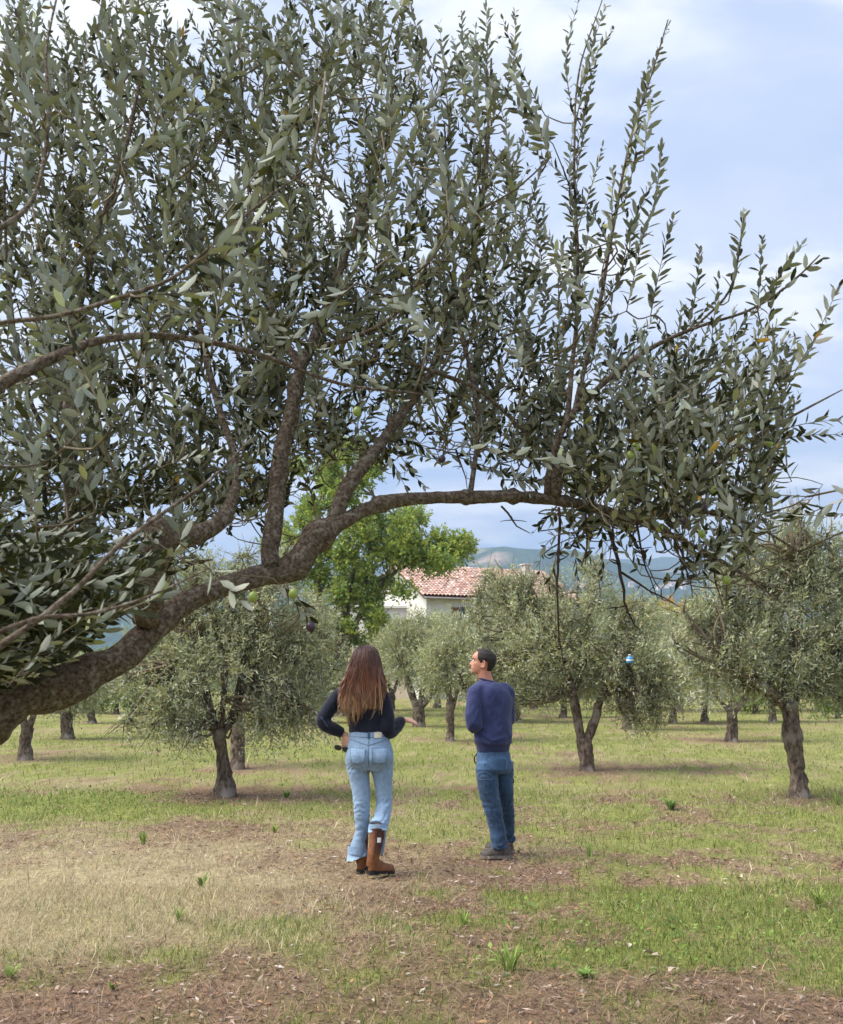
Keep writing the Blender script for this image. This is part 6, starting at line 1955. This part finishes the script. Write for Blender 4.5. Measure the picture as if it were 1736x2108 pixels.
for s_ in (-1, 1):
    V, F = ball((s_ * .032, .0775, .505 * .218), .0115, 8)
    poly('eye', (A2[:3, :3] @ V.T).T + A2[:3, 3], F, M['eye'], man)
    V, F = ball((s_ * .033, .0880, .505 * .218), (.005, .0025, .005), 8)
    poly('iris', (A2[:3, :3] @ V.T).T + A2[:3, 3], F, M['hair_dark'], man)
    pts = np.array([(s_ * .014, .0985, .575 * .218), (s_ * .028, .0955, .592 * .218), (s_ * .045, .082, .585 * .218), (s_ * .054, .07, .57 * .218)])
    tb = Tubes(); tb.add((A2[:3, :3] @ pts.T).T + A2[:3, 3], [.003, .0042, .0038, .002], 6); tb.build('eyebrow', M['hair_dark'], man)
# short hair: shell over the scalp
n = 72
th = np.linspace(-math.pi, math.pi, n, endpoint=False)
hs = np.concatenate([np.linspace(.14, .9, 40), .9 + .1 * np.sin(np.linspace(0, 1, 9)[1:] * math.pi / 2)])
line = np.interp(np.abs(th), [0, .5, .85, 1.0, 1.12, 1.35, 1.5, 1.62, 1.9, 2.3, math.pi], [.90, .90, .88, .80, .62, .52, .40, .56, .56, .20, .13])
HV, idx = [], {}
for i, h in enumerate(hs):
    x, y = head_r(th, np.full(n, h), .218)
    r = np.sqrt(x * x + y * y) + 1e-6
    g_ = np.clip((h - line) / .10, 0, 1) * .006 + .0012
    g_ = g_ + .0022 * (vnoise(np.stack([x * 160, y * 160, np.full(n, h * 40)], -1), 4) - .5)
    HV.append(np.stack([x * (1 + g_ / r), y * (1 + g_ / r), np.full(n, h * .218) + (g_ if h > .8 else 0)], -1))
HV = np.vstack(HV)
HF = []
for i in range(len(hs) - 1):
    for j in range(n):
        if hs[i] >= line[j] - .012 and hs[i] >= line[(j + 1) % n] - .012:
            HF.append((i * n + j, i * n + (j + 1) % n, (i + 1) * n + (j + 1) % n, (i + 1) * n + j))
HF.append(tuple((len(hs) - 1) * n + j for j in range(n)))
HV = (A2[:3, :3] @ HV.T).T + A2[:3, 3]
mhair = poly('hair', HV, HF, M['hair_dark'], man)
for p_ in mhair.data.polygons: p_.use_smooth = True
so_ = mhair.modifiers.new('thick', 'SOLIDIFY'); so_.thickness = .004; so_.offset = -1
# cropped strands so the hair is not a smooth cap
hk = Tubes()
HVn = HV - A2[:3, 3] - np.array([0, 0, .10])
sel = sorted(set(v for f in HF[:-1] for v in f))
for q in rng.choice(sel, 900):
    p0 = HV[q] + rng.normal(size=3) * .0015
    d_ = nrm(HVn[q]) * .6 + nrm(rng.normal(size=3)) * .5 + np.array([.25, 0, -.35])
    L_ = rng.uniform(.004, .009)
    hk.add([p0 - d_ * .003, p0 + d_ * L_ * .5, p0 + d_ * L_ + np.array([.001, 0, -.002])], [.0011, .0009, .0004], 3)
hk.build('hair_strand_mass', M['hair_dark'], mhair)['kind'] = 'stuff'
# sweatshirt
sw = [ring_loft(interp_rings([(.010, .012, .872, .146, .112, PH), (.010, .012, .90, .150, .117, PH), (.010, .012, .932, .158, .124, PH), (.010, .010, .95, .170, .134, PH), (.012, .008, 1.0, .172, .132, PH), (.014, .006, 1.1, .172, .128, PH), (.014, .003, 1.2, .178, .126, PH), (.010, 0, 1.3, .190, .124, PH), (.002, 0, 1.375, .182, .116, PH), (-.010, .002, 1.425, .158, .100, PH), (-.026, .005, 1.458, .105, .082, PH), (-.034, .006, 1.478, .068, .066, PH)]), 36)]
sw.append(path_tube([(-.08, -.05, 1.385), (-.135, -.085, 1.37), (-.150, -.115, 1.27), (-.155, -.13, 1.17), (-.152, -.125, 1.105), (-.155, -.06, 1.10), (-.155, .02, 1.115), (-.135, .12, 1.13)], [.072, .073, .068, .066, .062, .056, .05, .038]))
sw.append(path_tube([(.08, .05, 1.39), (.135, .085, 1.375), (.150, .105, 1.28), (.158, .115, 1.18), (.155, .13, 1.13), (.10, .23, 1.12), (.0, .285, 1.13)], [.072, .072, .062, .058, .055, .052, .038]))
smh = fuse(sw, .007, 4)


def sw_fold(co, no):
    z = co[:, 2]
    k = np.exp(-((z - 1.0) / .07) ** 2) * np.sin(z * 95 + 4 * fbm(co * 7, 3, 2) * 3) * .004
    drape = np.sin(co[:, 0] * 55 + 3 * np.sin(z * 6)) * np.clip((1.36 - z) / .2, 0, 1) * np.clip((z - .95) / .1, 0, 1) * .0025
    rib = np.where(z < .93, np.sin(np.arctan2(co[:, 1], co[:, 0]) * 150) * .0008, 0)
    return cloth(co, no, (8, 8, 5), .016, (18, 18, 11), .008, 43) * (z > .935) + (k + drape) * (z > .94) + rib


displace(smh, sw_fold)
paint(smh, lambda co: (0.85 + .3 * fbm(co * 12, 3, 3) - .22 * (co[:, 2] < .935))[:, None] * np.ones(3))
mobj('sweatshirt', smh, M['fleece'], man)
a = np.linspace(0, 2 * math.pi, 33)
tb = Tubes(); tb.add([(-.036 + .066 * math.cos(q) * math.cos(PH) - .064 * math.sin(q) * math.sin(PH), .006 + .066 * math.cos(q) * math.sin(PH) + .064 * math.sin(q) * math.cos(PH), 1.478 - .018 * math.cos(q + .6)) for q in a], np.full(33, .0085), 8, col=np.array([.8, .8, .8]))
tb.build('collar', M['fleece'], man)
# jeans
mj = [ring_loft(interp_rings([(.011, .012, .90, .142, .108, PH), (.011, .012, .86, .150, .114, PH), (.014, .010, .80, .158, .126, PH), (.018, .008, .74, .162, .13, PH), (.02, .01, .69, .150, .11, PH)]), 32)]
mj.append(ball((-.02, -.05, .775), (.085, .07, .085))); mj.append(ball((.09, .0, .78), (.075, .07, .08)))
mj.append(path_tube([(-.045, -.03, .78), (-.045, -.04, .68), (-.036, -.048, .56), (-.018, -.05, .47), (-.002, -.05, .40), (.028, -.05, .25), (.045, -.05, .14), (.052, -.05, .085)], [.098, .094, .087, .078, .072, .066, .068, .07], 22))
mj.append(path_tube([(.095, .05, .78), (.102, .065, .68), (.108, .08, .56), (.122, .12, .40), (.137, .17, .25), (.136, .195, .16), (.137, .205, .10)], [.088, .084, .076, .067, .061, .060, .062], 22))
mjm = fuse(mj, .0065, 3)


def mj_fold(co, no):
    z = co[:, 2]
    k = np.exp(-((z - .40) / .10) ** 2) + 1.5 * np.exp(-((z - .13) / .05) ** 2) + .8 * np.exp(-((z - .70) / .05) ** 2)
    w = (np.sin(z * 100 + 6 * np.sin(co[:, 0] * 20) + 14 * fbm(co * 8, 3, 2)) * .6 + (fbm(co * np.array([14, 14, 45]), 5, 2) - .5) * 2.4) * .0045
    return cloth(co, no, (9, 9, 9), .007, (16, 16, 26), .004, 53) + k * w


displace(mjm, mj_fold)
paint(mjm, lambda co: (0.75 + .9 * np.exp(-((co[:, 2] - .80) / .09) ** 2) + .7 * np.clip(fbm(co * np.array([9, 9, 5]), 3, 3) - .45, 0, 1) * 3 - .0 * co[:, 0])[:, None] * np.array([1.05, 1.0, .95]))
mobj('jeans', mjm, M['denim_mid'], man)
mbv = bvh_of(mjm)
o = sew_patch('cargo_pocket', mbv, [(-.11, .655), (.02, .66), (.02, .55), (-.09, .535)], .004, .002, M['denim_mid'], man)
if o: paint(o.data, lambda co: np.ones((len(co), 3)) * .8)
o = sew_patch('back_pocket', mbv, [(.03, .825), (.11, .815), (.10, .72), (.025, .725)], .003, .002, M['denim_mid'], man)
if o: paint(o.data, lambda co: np.ones((len(co), 3)) * 1.15)
sew_line('side_seam', mbv, [(-.03, .53), (.0, .42), (.01, .38)], .0016, M['stitch_j'], man)
sew_line('pocket_seam', mbv, [(-.11, .652), (.02, .657), (.02, .55)], .0016, M['stitch_j'], man, .005)
box('tool_loop', .158, .186, .04, .055, .605, .645, M['black'], man, .004)
tb = Tubes(); tb.add(smooth_path([(-.125, -.03, .865), (-.150, -.04, .83), (-.148, -.045, .79), (-.12, -.05, .775)], [1, 1, 1, 1], .01)[0], np.full(len(smooth_path([(-.125, -.03, .865), (-.150, -.04, .83), (-.148, -.045, .79), (-.12, -.05, .775)], [1, 1, 1, 1], .01)[0]), .006), 6); tb.build('key_strap', M['black'], man)
for heel, toe, ank in (((.150, -.05, .030), (-.112, -.045, .028), (.065, -.05, .10)), ((.185, .20, .030), (-.045, .32, .028), (.125, .225, .10))):
    me = fuse([foot_shape(heel, toe, .050, 1.0), path_tube([(ank[0], ank[1], .13), ank, (ank[0] - .01, ank[1], .05)], [.043, .045, .048])], .005, 3)
    displace(me, lambda co, no: cloth(co, no, (20, 20, 20), .003, (40, 40, 40), .0015, 63))
    s_ = mobj('shoe', me, M['shoe'], man)
    V, F = sole_shape(heel, toe, .050, -.002, .030)
    poly('sole', V, F, M['sole_light'], s_)
    hx_ = np.array(toe) - np.array(heel)
    tb = Tubes()
    for t in (.40, .48, .56, .64):
        c = np.array(heel) + hx_ * t; sd_ = nrm(np.cross(hx_, [0, 0, 1])) * .03
        h = np.interp(t, [.32, .45, .6, .75], [.098, .081, .066, .056])
        tb.add([c - sd_ + [0, 0, h * .75], c + [0, 0, h + .004], c + sd_ + [0, 0, h * .75]], [.0028] * 3, 5)
    tb.build('lace', M['sole_light'], s_)
